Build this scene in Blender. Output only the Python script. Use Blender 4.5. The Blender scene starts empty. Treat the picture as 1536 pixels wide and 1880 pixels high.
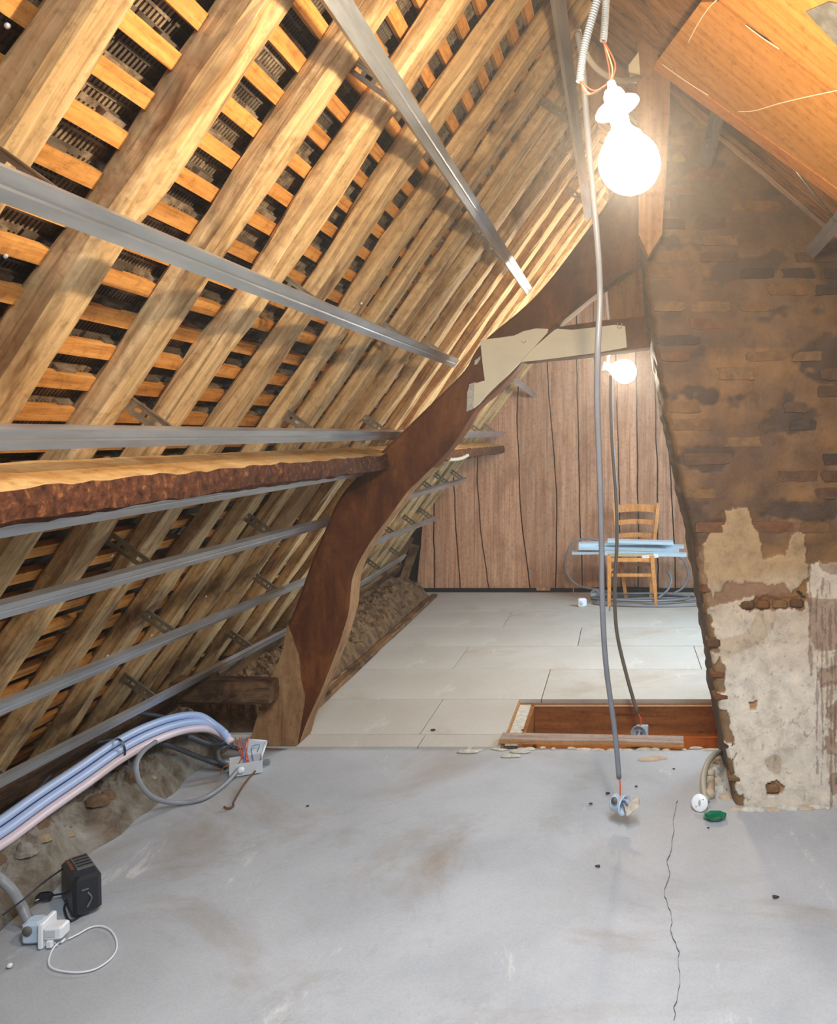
import bpy, math, random
from mathutils import Vector, Matrix, noise
random.seed(7)
S = bpy.context.scene
COL = S.collection

# ---------------------------------------------------------------- camera
H = 1.45; F = 1500.0; CX, CY = 1140.0, 800.0; IW, IH = 1536.0, 1880.0
cam = bpy.data.cameras.new('camera'); camo = bpy.data.objects.new('camera', cam); COL.objects.link(camo)
camo.location = (0, 0, H); camo.rotation_euler = (math.pi/2, 0, 0)
cam.sensor_fit = 'VERTICAL'; cam.sensor_height = 24.0; cam.lens = F/IH*24.0
cam.shift_x = (IW/2-CX)/IH; cam.shift_y = (CY-IH/2)/IH
cam.clip_start = 0.02
S.camera = camo

# ---------------------------------------------------------------- exposure, world, lamps
S.view_settings.view_transform = 'Standard'; S.view_settings.look = 'None'
S.view_settings.gamma = 1.0; S.view_settings.use_curve_mapping = False
S.view_settings.exposure = 0.0
BULB1_W = 53.0; BULB2_W = 70.0
wld = bpy.data.worlds.new('world'); S.world = wld; wld.use_nodes = True
wld.node_tree.nodes['Background'].inputs[0].default_value = (0.55, 0.7, 1.0, 1)
wld.node_tree.nodes['Background'].inputs[1].default_value = 0.05
glare_haze = wld.node_tree.nodes.new('ShaderNodeVolumeScatter')           # scatter added everywhere to stand in for the bulbs' glare
glare_haze.inputs['Density'].default_value = 0.019; glare_haze.inputs['Anisotropy'].default_value = 0.75
wld.node_tree.links.new(glare_haze.outputs[0], wld.node_tree.nodes['World Output'].inputs['Volume'])

def area(name, loc, target, sx, sy, power, color):
    l = bpy.data.lights.new(name, 'AREA'); l.shape = 'RECTANGLE'; l.size = sx; l.size_y = sy
    l.energy = power; l.color = color
    o = bpy.data.objects.new(name, l); COL.objects.link(o); o.location = loc
    o.rotation_euler = (Vector(target)-Vector(loc)).to_track_quat('-Z', 'Y').to_euler(); return o
area('near_roof_window_daylight', (0.20, 0.35, 2.48), (-0.05, 2.5, 0.0), 0.7, 0.9, 46, (0.70, 0.84, 1.0)).data.spread = math.radians(100)  # daylight lamp added overhead, narrowed to keep the lower roof dark; no window here
area('roof_window_daylight', (1.32, 5.5, 1.55), (-0.5, 5.9, 0.6), 1.1, 0.9, 82, (0.54, 0.78, 1.0))

# ---------------------------------------------------------------- helpers
NM = (-0.809, 0.5878)                 # outward normal (x,z) of left roof
SD = (0.5878, 0.809)                  # up the slope
def rp(s, off, y):                    # left roof: s metres up the slope from eye level, off outward
    return Vector((-1.07 + SD[0]*s + NM[0]*off, y, H + SD[1]*s + NM[1]*off))
def at(x, y, Y): return Vector(((x-CX)/F*Y, Y, H-(y-CY)/F*Y))
def fl(x, y, z=0.0):
    Y = F*(H-z)/(y-CY); return Vector(((x-CX)/F*Y, Y, z))
def onroof(x, y, off=0.0):
    dx = (x-CX)/F; dz = -(y-CY)/F
    t = (0.809*1.07+off)/(-dx*0.809+dz*0.5878); return Vector((dx*t, t, H+dz*t))
def RS(x, off=0.0): return H + 1.309 - 0.84*x + off/math.cos(math.atan(0.84))     # right slope height
def onright(x, y, off=0.0):
    dx = (x-CX)/F; dz = -(y-CY)/F; k = 1.309+off*1.306
    t = k/(dz+0.84*dx); return Vector((dx*t, t, H+dz*t))
def N(p, s=1.0, seed=0): return noise.noise(Vector((p[0]*s+seed*3.7, p[1]*s-seed*1.3, p[2]*s+seed*5.1)))

WM = {}
def link(o, parent=None, M=None):
    COL.objects.link(o)
    M = M or Matrix.Identity(4)
    if parent is not None:
        o.parent = parent; o.matrix_basis = WM[parent.name].inverted() @ M
    else: o.matrix_basis = M
    WM[o.name] = M
    return o
def props(o, label=None, cat=None, group=None, kind=None):
    if label: o['label'] = label
    if cat: o['category'] = cat
    if group: o['group'] = group
    if kind: o['kind'] = kind
    return o
def thing(name, loc, label=None, cat=None, group=None, kind=None):
    o = bpy.data.objects.new(name, None); o.empty_display_size = 0.05
    link(o, None, Matrix.Translation(Vector(loc))); return props(o, label, cat, group, kind)
def mk(name, V, Fc, mat, parent=None, smooth=False, M=None, idx=None, label=None, uv=None):
    """V in world coordinates (or local if M is given)"""
    me = bpy.data.meshes.new(name)
    V = [Vector(v) for v in V]
    if M is None:
        c = sum(V, Vector())/len(V); c.z = min(v.z for v in V)
        M = Matrix.Translation(c); V = [v-c for v in V]
    me.from_pydata([tuple(v) for v in V], [], Fc)
    for m in (mat if isinstance(mat, (list, tuple)) else [mat]): me.materials.append(m)
    if idx: me.polygons.foreach_set('material_index', idx)
    if smooth: me.polygons.foreach_set('use_smooth', [True]*len(me.polygons))
    import bmesh
    b = bmesh.new(); b.from_mesh(me); bmesh.ops.recalc_face_normals(b, faces=b.faces); b.to_mesh(me); b.free()
    o = bpy.data.objects.new(name, me); link(o, parent, M)
    if label: o['label'] = label
    return o
def frame(P0, P1, up):
    X = (P1-P0).normalized(); Z = (Vector(up)-X*X.dot(Vector(up))).normalized(); Y = Z.cross(X)
    M = Matrix((X, Y, Z)).transposed().to_4x4(); M.translation = P0; return M
def ring_solid(rings, closed_ends=True):
    V = []; Fc = []; n = len(rings[0])
    for r in rings: V += r
    for i in range(len(rings)-1):
        for j in range(n):
            a = i*n+j; b = i*n+(j+1) % n; Fc.append((a, b, b+n, a+n))
    if closed_ends:
        Fc.append(tuple(range(n))[::-1]); Fc.append(tuple(range((len(rings)-1)*n, len(rings)*n)))
    return V, Fc
def beam(name, P0, P1, up, w, d, mat, parent=None, seg=20, rough=0.006, cham=0.15, bow=0.0, taper=0, seed=None, smooth=False, freq=3.0):
    """hewn timber; w across, d along up (origin on the inner face centre)"""
    P0 = Vector(P0); P1 = Vector(P1)
    M = frame(P0, P1, up); L = (P1-P0).length; sd = random.random()*50 if seed is None else seed
    c = cham*min(w, d); prof = [(-w/2+c, 0), (0, 0), (w/2-c, 0), (w/2, c), (w/2, d/2), (w/2, d-c), (w/2-c, d), (-w/2+c, d), (-w/2, d-c), (-w/2, d/2), (-w/2, c)]
    rings = []
    for i in range(seg+1):
        t = i/seg; x = L*t; b = bow*math.sin(t*math.pi*1.0+sd) + rough*1.6*noise.noise(Vector((x*freq*0.6, sd, 0)))
        k = 1-taper*t + 0.6*rough/min(w, d)*noise.noise(Vector((x*freq, sd, 9)))*2
        r = []
        for j, (py, pz) in enumerate(prof):
            n1 = noise.noise(Vector((x*freq*1.7, j*1.7+sd, 3))); n2 = noise.noise(Vector((x*freq*2.1, j*1.3+sd, 7)))
            r.append(Vector((x, py*k+b+rough*n1, pz*k+rough*n2)))
        rings.append(r)
    V, Fc = ring_solid(rings)
    return mk(name, V, Fc, mat, parent, smooth, M)
def box(name, c, s, mat, parent=None, rot=None, bev=0.0, label=None):
    """bevelled box centred at c, size s, rot = Matrix 3x3/4x4 or z angle"""
    x, y, z = [q/2 for q in s]; b = min(bev, x*.9, y*.9, z*.9)
    if b <= 0:
        V = [Vector((i, j, k)) for i in (-x, x) for j in (-y, y) for k in (-z, z)]
        Fc = [(0, 1, 3, 2), (4, 6, 7, 5), (0, 4, 5, 1), (2, 3, 7, 6), (0, 2, 6, 4), (1, 5, 7, 3)]
    else:
        pr = lambda e, f: [(e-b, -f), (e, -f+b), (e, f-b), (e-b, f), (-e+b, f), (-e, f-b), (-e, -f+b), (-e+b, -f)]
        r0 = [Vector((p[0], p[1], -z)) for p in pr(x-b, y-b)]; r1 = [Vector((p[0], p[1], -z+b)) for p in pr(x, y)]
        r2 = [Vector((p[0], p[1], z-b)) for p in pr(x, y)]; r3 = [Vector((p[0], p[1], z)) for p in pr(x-b, y-b)]
        V, Fc = ring_solid([r0, r1, r2, r3])
    R = Matrix.Identity(4)
    if rot is not None: R = Matrix.Rotation(rot, 4, 'Z') if isinstance(rot, (int, float)) else rot.to_4x4()
    M = Matrix.Translation(Vector(c)) @ R
    return mk(name, V, Fc, mat, parent, False, M, label=label)
def catmull(P, n=8):
    P = [Vector(p) for p in P]
    if len(P) < 3: return P
    Q = [2*P[0]-P[1]]+P+[2*P[-1]-P[-2]]; out = []
    for i in range(1, len(Q)-2):
        for k in range(n):
            t = k/n; a, b, c, d = Q[i-1:i+3]
            out.append(0.5*((2*b)+(c-a)*t+(2*a-5*b+4*c-d)*t*t+(3*b-a-3*c+d)*t**3))
    out.append(P[-1]); return out
def tube(name, pts, r, mat, parent=None, n=8, sm=8, ribs=None, label=None):
    P = catmull(pts, sm) if sm else [Vector(p) for p in pts]
    if ribs:                                                   # corrugated conduit: resample finely
        L = [0]
        for a, b in zip(P, P[1:]): L.append(L[-1]+(b-a).length)
        m = int(L[-1]/ribs*4); Q = []; j = 0
        for i in range(m+1):
            d = L[-1]*i/m
            while j < len(P)-2 and L[j+1] < d: j += 1
            Q.append(P[j].lerp(P[j+1], (d-L[j])/max(1e-9, L[j+1]-L[j])))
        P = Q
    rings = []; up = None
    for i, p in enumerate(P):
        t = (P[min(i+1, len(P)-1)]-P[max(i-1, 0)]).normalized()
        if up is None: up = t.orthogonal().normalized()
        up = (up-t*t.dot(up)).normalized(); s = t.cross(up)
        rr = r*(1.0 if not ribs else (1.0, 1.0, 0.86, 0.86)[i % 4])
        rings.append([p+(up*math.cos(a)+s*math.sin(a))*rr for a in [2*math.pi*k/n for k in range(n)]])
    V, Fc = ring_solid(rings)
    return mk(name, V, Fc, mat, parent, not ribs, label=label)
def lathe(name, prof, M, mat, parent=None, n=20, label=None, smooth=True):
    rings = [[Vector((r*math.cos(a), r*math.sin(a), z)) for a in [2*math.pi*k/n for k in range(n)]] for r, z in prof]
    V, Fc = ring_solid(rings); return mk(name, V, Fc, mat, parent, smooth, M, label=label)
def prism(name, poly, Y0, Y1, mat, parent=None, label=None, wob=0.0, sub=0.04):
    """polygon given as world (x,z) points, extruded along y"""
    pts = []
    for i, p in enumerate(poly):
        q = poly[(i+1) % len(poly)]; L = math.hypot(q[0]-p[0], q[1]-p[1]); m = max(1, int(L/sub)) if wob else 1
        for k in range(m):
            t = k/m; x = p[0]+(q[0]-p[0])*t; z = p[1]+(q[1]-p[1])*t
            if wob and k: x += wob*N((x, Y0, z), 9, 1); z += wob*N((x, Y0, z), 9, 2)
            pts.append((x, z))
    V, Fc = ring_solid([[Vector((x, Y0, z)) for x, z in pts], [Vector((x, Y1, z)) for x, z in pts]])
    return mk(name, V, Fc, mat, parent, label=label)
def pxz(pts, Y): return [((x-CX)/F*Y, H-(y-CY)/F*Y) for x, y in pts]
def inpoly(x, y, P):
    r = False; j = len(P)-1
    for i in range(len(P)):
        if (P[i][1] > y) != (P[j][1] > y) and x < (P[j][0]-P[i][0])*(y-P[i][1])/(P[j][1]-P[i][1])+P[i][0]: r = not r
        j = i
    return r
def lerpx(tab, y):
    for (y0, x0), (y1, x1) in zip(tab, tab[1:]):
        if y <= y1: return x0+(x1-x0)*max(0, (y-y0))/(y1-y0)
    return tab[-1][1]

# ---------------------------------------------------------------- materials
def srgb(r, g, b):
    f = lambda c: ((c/255)/12.92 if c/255 <= 0.04045 else (((c/255)+0.055)/1.055)**2.4)
    return (f(r), f(g), f(b), 1)
def newmat(name):
    m = bpy.data.materials.new(name); m.use_nodes = True; nt = m.node_tree
    return m, nt, nt.nodes['Principled BSDF']
def ramp(nt, stops):
    r = nt.nodes.new('ShaderNodeValToRGB'); e = r.color_ramp.elements
    e[0].position, e[0].color = stops[0]; e[1].position, e[1].color = stops[-1]
    for p, c in stops[1:-1]:
        q = e.new(p); q.color = c
    return r
def coords(nt, scale, rand=True, kind='Object'):
    tc = nt.nodes.new('ShaderNodeTexCoord'); mp = nt.nodes.new('ShaderNodeMapping'); mp.inputs['Scale'].default_value = scale
    nt.links.new(tc.outputs[kind], mp.inputs['Vector'])
    if rand:
        oi = nt.nodes.new('ShaderNodeObjectInfo'); ml = nt.nodes.new('ShaderNodeMath'); ml.operation = 'MULTIPLY'; ml.inputs[1].default_value = 37
        nt.links.new(oi.outputs['Random'], ml.inputs[0]); nt.links.new(ml.outputs[0], mp.inputs['Location'])
    return mp
def noisen(nt, vec, sc, det=5, rough=0.6, dist=0):
    n = nt.nodes.new('ShaderNodeTexNoise'); n.inputs['Scale'].default_value = sc; n.inputs['Detail'].default_value = det
    n.inputs['Roughness'].default_value = rough; n.inputs['Distortion'].default_value = dist
    nt.links.new(vec.outputs[0], n.inputs['Vector']); return n
def mix(nt, fac, a, b, mode='MIX'):
    m = nt.nodes.new('ShaderNodeMix'); m.data_type = 'RGBA'; m.blend_type = mode
    for sock, v in ((m.inputs[0], fac), (m.inputs[6], a), (m.inputs[7], b)):
        if hasattr(v, 'is_linked') or hasattr(v, 'links'): nt.links.new(v, sock)
        else: sock.default_value = v
    return m.outputs[2]
def bump(nt, bs, h, strength=0.3, dist=0.01):
    b = nt.nodes.new('ShaderNodeBump'); b.inputs['Strength'].default_value = strength; b.inputs['Distance'].default_value = dist
    nt.links.new(h, b.inputs['Height']); nt.links.new(b.outputs[0], bs.inputs['Normal'])
def wood(name, cols, grain=(3, 40, 40), stain=None, stain_amt=(0.45, 0.62), stain_scale=2.5, rough=0.75, vary=0.25, bmp=0.35, knots=False, spec=0.2, crack=0.6):
    m, nt, bs = newmat(name)
    v = coords(nt, grain); n = noisen(nt, v, 1.0, 6, 0.65, 0.4)
    k = len(cols); r = ramp(nt, [(0.3+0.4*i/(k-1), c) for i, c in enumerate(cols)]); nt.links.new(n.outputs[0], r.inputs[0])
    c = r.outputs[0]
    if crack:
        vc = coords(nt, tuple(g*0.5 if g == min(grain) else g*1.6 for g in grain)); nc_ = noisen(nt, vc, 1.0, 3, 0.6, 0.2)
        rc = ramp(nt, [(0.29, (crack, crack, crack, 1)), (0.37, (0, 0, 0, 1))]); nt.links.new(nc_.outputs[0], rc.inputs[0])
        c = mix(nt, rc.outputs[0], c, tuple(q*0.32 for q in cols[0][:3])+(1,))
        vs = coords(nt, (1, 1, 1)); ns = noisen(nt, vs, 38, 3, 0.7); rs = ramp(nt, [(0.30, (0.72, 0.70, 0.68, 1)), (0.46, (1, 1, 1, 1)), (0.7, (1.1, 1.1, 1.1, 1))]); nt.links.new(ns.outputs[0], rs.inputs[0])
        c = mix(nt, 1.0, c, rs.outputs[0], 'MULTIPLY')
    if stain:
        v2 = coords(nt, tuple(1 if g < max(grain) else 2.2 for g in grain)); n2 = noisen(nt, v2, stain_scale, 4, 0.7, 0.5)
        r2 = ramp(nt, [(stain_amt[0], (0, 0, 0, 1)), (stain_amt[1], (1, 1, 1, 1))]); nt.links.new(n2.outputs[0], r2.inputs[0])
        c = mix(nt, r2.outputs[0], c, stain)
    if knots:
        v3 = coords(nt, tuple(1.2 if g < max(grain) else 3 for g in grain)); vo = nt.nodes.new('ShaderNodeTexVoronoi'); vo.inputs['Scale'].default_value = 3.0
        nt.links.new(v3.outputs[0], vo.inputs['Vector']); r3 = ramp(nt, [(0.03, (1, 1, 1, 1)), (0.10, (0, 0, 0, 1))])
        nt.links.new(vo.outputs['Distance'], r3.inputs[0]); c = mix(nt, r3.outputs[0], c, tuple(q*0.25 for q in cols[0][:3])+(1,))
    if vary:
        oi = nt.nodes.new('ShaderNodeObjectInfo'); mr = nt.nodes.new('ShaderNodeMapRange'); mr.inputs[3].default_value = 1-vary; mr.inputs[4].default_value = 1+vary
        nt.links.new(oi.outputs['Random'], mr.inputs[0]); h = nt.nodes.new('ShaderNodeHueSaturation')
        nt.links.new(mr.outputs[0], h.inputs['Value']); nt.links.new(c, h.inputs['Color']); c = h.outputs[0]
    nt.links.new(c, bs.inputs['Base Color']); bs.inputs['Roughness'].default_value = rough; bs.inputs['Specular IOR Level'].default_value = spec
    bump(nt, bs, n.outputs[0], bmp, 0.012); return m
def plain(name, col, rough=0.5, metal=0.0, var=0.0, scale=20, bmp=0, alpha=None, trans=0, col2=None, spec=0.5):
    m, nt, bs = newmat(name)
    bs.inputs['Base Color'].default_value = col; bs.inputs['Roughness'].default_value = rough; bs.inputs['Metallic'].default_value = metal
    bs.inputs['Specular IOR Level'].default_value = spec
    v = coords(nt, (1, 1, 1)); n = noisen(nt, v, scale, 5, 0.65)
    if var or col2:
        c2 = col2 or tuple(q*(1-var) for q in col[:3])+(1,)
        r = ramp(nt, [(0.38, c2), (0.6, col)]); nt.links.new(n.outputs[0], r.inputs[0]); nt.links.new(r.outputs[0], bs.inputs['Base Color'])
    if bmp: bump(nt, bs, n.outputs[0], bmp, 0.01)
    if trans: bs.inputs['Transmission Weight'].default_value = trans
    return m

M_RAFT = wood('rafter_oak', [srgb(136, 104, 68), srgb(186, 152, 106), srgb(208, 176, 128), srgb(226, 200, 154)], (1.6, 46, 46), stain=srgb(112, 82, 52), stain_amt=(0.49, 0.70), stain_scale=3.0, vary=0.10, rough=0.7)
M_BATT = wood('batten_pine', [srgb(170, 112, 54), srgb(206, 146, 78), srgb(222, 168, 100)], (5, 60, 60), vary=0.18, rough=0.65, bmp=0.2)
M_TILE = plain('tile_clay', srgb(150, 134, 112), 0.9, var=0.45, scale=30, bmp=0.4, col2=srgb(92, 78, 64))
M_TILEDK = plain('tile_clay_dark', srgb(106, 96, 84), 0.9, var=0.45, scale=9, bmp=0.4, col2=srgb(66, 54, 46))
M_PURL = wood('purlin_bark', [srgb(44, 24, 15), srgb(76, 44, 28), srgb(98, 58, 36), srgb(150, 98, 58)], (7, 40, 40), vary=0.0, rough=0.9, bmp=0.7)
M_PURLTOP = wood('purlin_planed', [srgb(176, 128, 70), srgb(206, 164, 104), srgb(222, 186, 130)], (9, 5, 5), vary=0.0, rough=0.7)  # bulb light on the purlin's upper face, put into its colour
M_BLADE = wood('blade_oak', [srgb(84, 46, 24), srgb(116, 68, 36), srgb(134, 82, 44)], (10, 10, 2.2), stain=srgb(82, 44, 24), stain_amt=(0.42, 0.6), stain_scale=2.2, vary=0.0, rough=0.85, bmp=0.15, spec=0.12)
M_SAP = wood('blade_sapwood', [srgb(112, 78, 50), srgb(152, 114, 78), srgb(174, 136, 98)], (14, 14, 3), vary=0.0, rough=0.85, bmp=0.5)
M_GALV = None
def galv():
    m, nt, bs = newmat('galvanized_steel'); v = coords(nt, (1.5, 10, 10)); n = noisen(nt, v, 1.5, 5, 0.6)
    r = ramp(nt, [(0.35, srgb(160, 166, 172)), (0.65, srgb(196, 202, 208))]); nt.links.new(n.outputs[0], r.inputs[0]); nt.links.new(r.outputs[0], bs.inputs['Base Color'])
    rr = ramp(nt, [(0.3, (0.26, 0.26, 0.26, 1)), (0.7, (0.42, 0.42, 0.42, 1))]); nt.links.new(n.outputs[0], rr.inputs[0]); nt.links.new(rr.outputs[0], bs.inputs['Roughness'])
    bs.inputs['Metallic'].default_value = 0.8; bump(nt, bs, n.outputs[0], 0.04, 0.001); return m
M_GALV = galv()
M_GALVDK = plain('galvanized_hanger', srgb(158, 152, 138), 0.45, 0.8, 0.25, 40)
M_DARK = plain('dark_void', srgb(22, 18, 15), 0.9)
M_PLANK = wood('gable_planks', [srgb(160, 112, 82), srgb(182, 134, 102), srgb(196, 150, 118), srgb(208, 168, 138)], (34, 34, 1.2), stain=srgb(142, 100, 76), stain_amt=(0.48, 0.8), stain_scale=2.4, vary=0.16, rough=0.75, bmp=0.3)
M_BOARD = wood('rough_boards', [srgb(84, 58, 38), srgb(122, 90, 60), srgb(142, 108, 76)], (3, 30, 30), stain=srgb(66, 46, 32), vary=0.2, rough=0.85)
M_SHUT = wood('shuttering_panel', [srgb(160, 104, 46), srgb(178, 122, 60), srgb(188, 136, 74)], (2, 40, 14), vary=0.05, rough=0.6, bmp=0.1, knots=True, crack=0.25)
M_SHUTEDGE = wood('shuttering_edge', [srgb(164, 104, 52), srgb(188, 126, 68)], (3, 30, 30), vary=0, rough=0.6)
M_CEIL = wood('ridge_boards', [srgb(116, 78, 44), srgb(160, 114, 68), srgb(180, 134, 86)], (3, 26, 26), stain=srgb(96, 66, 40), vary=0.15, rough=0.8)
M_KING = wood('king_post_oak', [srgb(116, 80, 50), srgb(146, 106, 70), srgb(160, 120, 84)], (22, 22, 2), vary=0.05, rough=0.9, spec=0.1)
M_HATCH = wood('hatch_board', [srgb(122, 74, 36), srgb(146, 92, 48), srgb(160, 106, 58)], (3, 20, 28), vary=0.08, rough=0.45, bmp=0.1, knots=True)
M_HATCHLT = wood('hatch_ledge', [srgb(190, 106, 42), srgb(214, 132, 62)], (3, 20, 28), vary=0, rough=0.5, bmp=0.1)
M_WALN = wood('grey_plank', [srgb(132, 112, 98), srgb(160, 140, 126), srgb(176, 158, 144)], (4, 40, 40), vary=0, rough=0.7)
M_PLY = wood('plank_edge', [srgb(168, 116, 66), srgb(196, 146, 92)], (4, 60, 60), vary=0, rough=0.7)
M_CHAIR = wood('chair_beech', [srgb(178, 116, 60), srgb(206, 140, 78), srgb(218, 156, 94)], (30, 30, 4), vary=0.05, rough=0.4, bmp=0.05)
M_RUSH = plain('rush_seat', srgb(198, 178, 134), 0.9, 0, 0.35, 120, 0.6)
M_PLASTER = plain('cream_plaster', srgb(226, 214, 184), 0.8, 0, 0.07, 10, 0.05)
M_CRUMB = plain('plaster_crumb', srgb(206, 200, 184), 0.95, 0, 0.3, 40, 0.6)
M_GREY = plain('grey_conduit', srgb(140, 142, 146), 0.45)
M_GREYC = plain('grey_corrugated', srgb(172, 166, 150), 0.5)
M_GREYCAB = plain('grey_cable', srgb(128, 130, 136), 0.4, 0, 0.12, 8)
M_OLIVE = plain('olive_cable', srgb(112, 104, 92), 0.45, 0, 0.12, 8)
M_BLKCAB = plain('black_cable', srgb(58, 62, 68), 0.5)
M_STEEL = plain('blue_grey_cable', srgb(112, 128, 142), 0.5)
M_PIPEB = plain('pale_blue_pipe', srgb(176, 196, 232), 0.35)
M_PIPEP = plain('pale_pink_pipe', srgb(226, 208, 214), 0.35)
M_RED = plain('orange_red_wire', srgb(226, 96, 52), 0.4)
M_COPPER = plain('copper_wire', srgb(180, 88, 60), 0.4)
M_YG = plain('yellow_green_wire', srgb(208, 204, 120), 0.4)
M_BLUEW = plain('blue_wire', srgb(90, 124, 190), 0.4)
M_WHITE = plain('white_plastic', srgb(236, 238, 240), 0.35)
M_PALE = plain('pale_blue_plastic', srgb(190, 208, 224), 0.4)
M_BOXG = plain('junction_grey', srgb(202, 206, 208), 0.5)
M_BLACK = plain('black_plastic', srgb(34, 36, 44), 0.4)
M_WORN = plain('worn_grey_top', srgb(116, 114, 108), 0.6, 0, 0.4, 25, 0.3)
M_RUST = plain('rusty_iron', srgb(122, 76, 42), 0.8, 0, 0.4, 60, 0.5)
M_CLEAR = plain('clear_plastic', srgb(206, 216, 222), 0.25, 0, alpha=None, trans=0.55)
M_GREEN = plain('green_glass', srgb(20, 150, 110), 0.08, 0, trans=0.6)
M_CARD = plain('torn_card', srgb(196, 184, 166), 0.85, 0, 0.3, 60)
M_TERRA = plain('terracotta_stub', srgb(196, 174, 146), 0.8, 0, 0.2, 30, 0.3)
M_TIN = plain('blue_tinted_steel', srgb(206, 230, 244), 0.35, 0.35, 0.08, 20)  # bluish skylight reflection put into the steel's colour
M_DEBRIS = plain('dark_chip', srgb(62, 56, 52), 0.9)
M_CRACK = plain('crack', srgb(120, 118, 116), 0.95)
def emis(name, col, st):
    m, nt, bs = newmat(name); bs.inputs['Emission Color'].default_value = col; bs.inputs['Emission Strength'].default_value = st
    bs.inputs['Base Color'].default_value = (1, 1, 1, 1); return m
R1 = 0.059; R2 = 0.072  # globe radii enlarged to take in the bulbs' glare
def frosted(name, col, st):
    m = bpy.data.materials.new(name); m.use_nodes = True; nt = m.node_tree; nt.nodes.remove(nt.nodes['Principled BSDF'])
    e = nt.nodes.new('ShaderNodeEmission'); e.inputs[0].default_value = col; e.inputs[1].default_value = st
    t = nt.nodes.new('ShaderNodeBsdfTransparent'); a = nt.nodes.new('ShaderNodeAddShader')
    nt.links.new(e.outputs[0], a.inputs[0]); nt.links.new(t.outputs[0], a.inputs[1]); nt.links.new(a.outputs[0], nt.nodes['Material Output'].inputs[0]); return m
M_BULB1 = frosted('warm_bulb', (1.0, 0.80, 0.55, 1), 0.2*BULB1_W/(4*math.pi**2*R1*R1))
M_BULB2 = emis('far_bulb', (1.0, 0.84, 0.64, 1), BULB2_W/(4*math.pi**2*R2*R2))

def concrete(name, a, b, stain, white, scale=1.0, bmp=0.15):
    m, nt, bs = newmat(name); v = coords(nt, (1, 1, 1), False, 'Object')
    n1 = noisen(nt, v, 1.6*scale, 6, 0.62, 0.3); r1 = ramp(nt, [(0.35, a), (0.65, b)]); nt.links.new(n1.outputs[0], r1.inputs[0])
    n2 = noisen(nt, v, 1.1*scale, 5, 0.7, 0.8); r2 = ramp(nt, [(0.52, (0, 0, 0, 1)), (0.74, (0.8, 0.8, 0.8, 1))]); nt.links.new(n2.outputs[0], r2.inputs[0])
    c = mix(nt, r2.outputs[0], r1.outputs[0], stain)
    v3 = coords(nt, (1.6, 0.5, 1), False); n3 = noisen(nt, v3, 3.2*scale, 8, 0.75, 0.2); r3 = ramp(nt, [(0.60, (0, 0, 0, 1)), (0.68, (0.8, 0.8, 0.8, 1))]); nt.links.new(n3.outputs[0], r3.inputs[0])
    c = mix(nt, r3.outputs[0], c, white)
    n4 = noisen(nt, v, 140, 4, 0.7); r4 = ramp(nt, [(0.3, (0.90, 0.90, 0.90, 1)), (0.6, (1.03, 1.03, 1.03, 1))]); nt.links.new(n4.outputs[0], r4.inputs[0])
    c = mix(nt, 1.0, c, r4.outputs[0], 'MULTIPLY')
    nt.links.new(c, bs.inputs['Base Color']); bs.inputs['Roughness'].default_value = 0.75; bs.inputs['Specular IOR Level'].default_value = 0.3
    bump(nt, bs, n4.outputs[0], bmp*1.3, 0.003); return m
M_SLAB = concrete('concrete_slab', srgb(166, 169, 172), srgb(186, 188, 190), srgb(146, 132, 114), srgb(212, 209, 204))
M_PANEL = concrete('floor_panels', srgb(182, 176, 164), srgb(196, 190, 180), srgb(160, 142, 116), srgb(206, 202, 194), 0.8, 0.05)
def rubble():
    m, nt, bs = newmat('rubble_mortar'); v = coords(nt, (1, 1, 1), False)
    n1 = noisen(nt, v, 5, 8, 0.75, 0.5); r1 = ramp(nt, [(0.32, srgb(112, 92, 74)), (0.46, srgb(166, 152, 132)), (0.58, srgb(196, 186, 170)), (0.72, srgb(222, 216, 206))]); nt.links.new(n1.outputs[0], r1.inputs[0])
    n2 = noisen(nt, v, 2.2, 4, 0.6); r2 = ramp(nt, [(0.57, (0, 0, 0, 1)), (0.72, (0.8, 0.8, 0.8, 1))]); nt.links.new(n2.outputs[0], r2.inputs[0])
    c = mix(nt, r2.outputs[0], r1.outputs[0], srgb(150, 88, 36))
    nt.links.new(c, bs.inputs['Base Color']); bs.inputs['Roughness'].default_value = 0.95
    n3 = noisen(nt, v, 40, 6, 0.8); bump(nt, bs, n3.outputs[0], 1.0, 0.03); return m
M_RUB = rubble()
M_RUBB = plain('brown_rubble', srgb(128, 98, 64), 0.95, 0, 0.4, 14, 1.0, col2=srgb(78, 56, 36))
RUBS = [plain('kerb_stone_%s' % a, b, 0.95, 0, 0.35, 30, 0.7) for a, b in (('grey', srgb(150, 142, 130)), ('buff', srgb(168, 148, 118)), ('brown', srgb(124, 98, 72)))]
def chimmat():
    m, nt, bs = newmat('sooted_masonry'); at_ = nt.nodes.new('ShaderNodeAttribute'); at_.attribute_name = 'tone'
    v = coords(nt, (1, 1, 1), False); n = noisen(nt, v, 14, 8, 0.75, 0.3)
    r = ramp(nt, [(0.3, (0.62, 0.58, 0.54, 1)), (0.5, (1, 1, 1, 1)), (0.72, (1.3, 1.26, 1.2, 1))]); nt.links.new(n.outputs[0], r.inputs[0])
    c = mix(nt, 1.0, at_.outputs['Color'], r.outputs[0], 'MULTIPLY')
    nt.links.new(c, bs.inputs['Base Color']); bs.inputs['Roughness'].default_value = 0.62
    n2 = noisen(nt, v, 45, 6, 0.7); bump(nt, bs, n2.outputs[0], 0.45, 0.008); return m
M_CHIM = chimmat()
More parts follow.
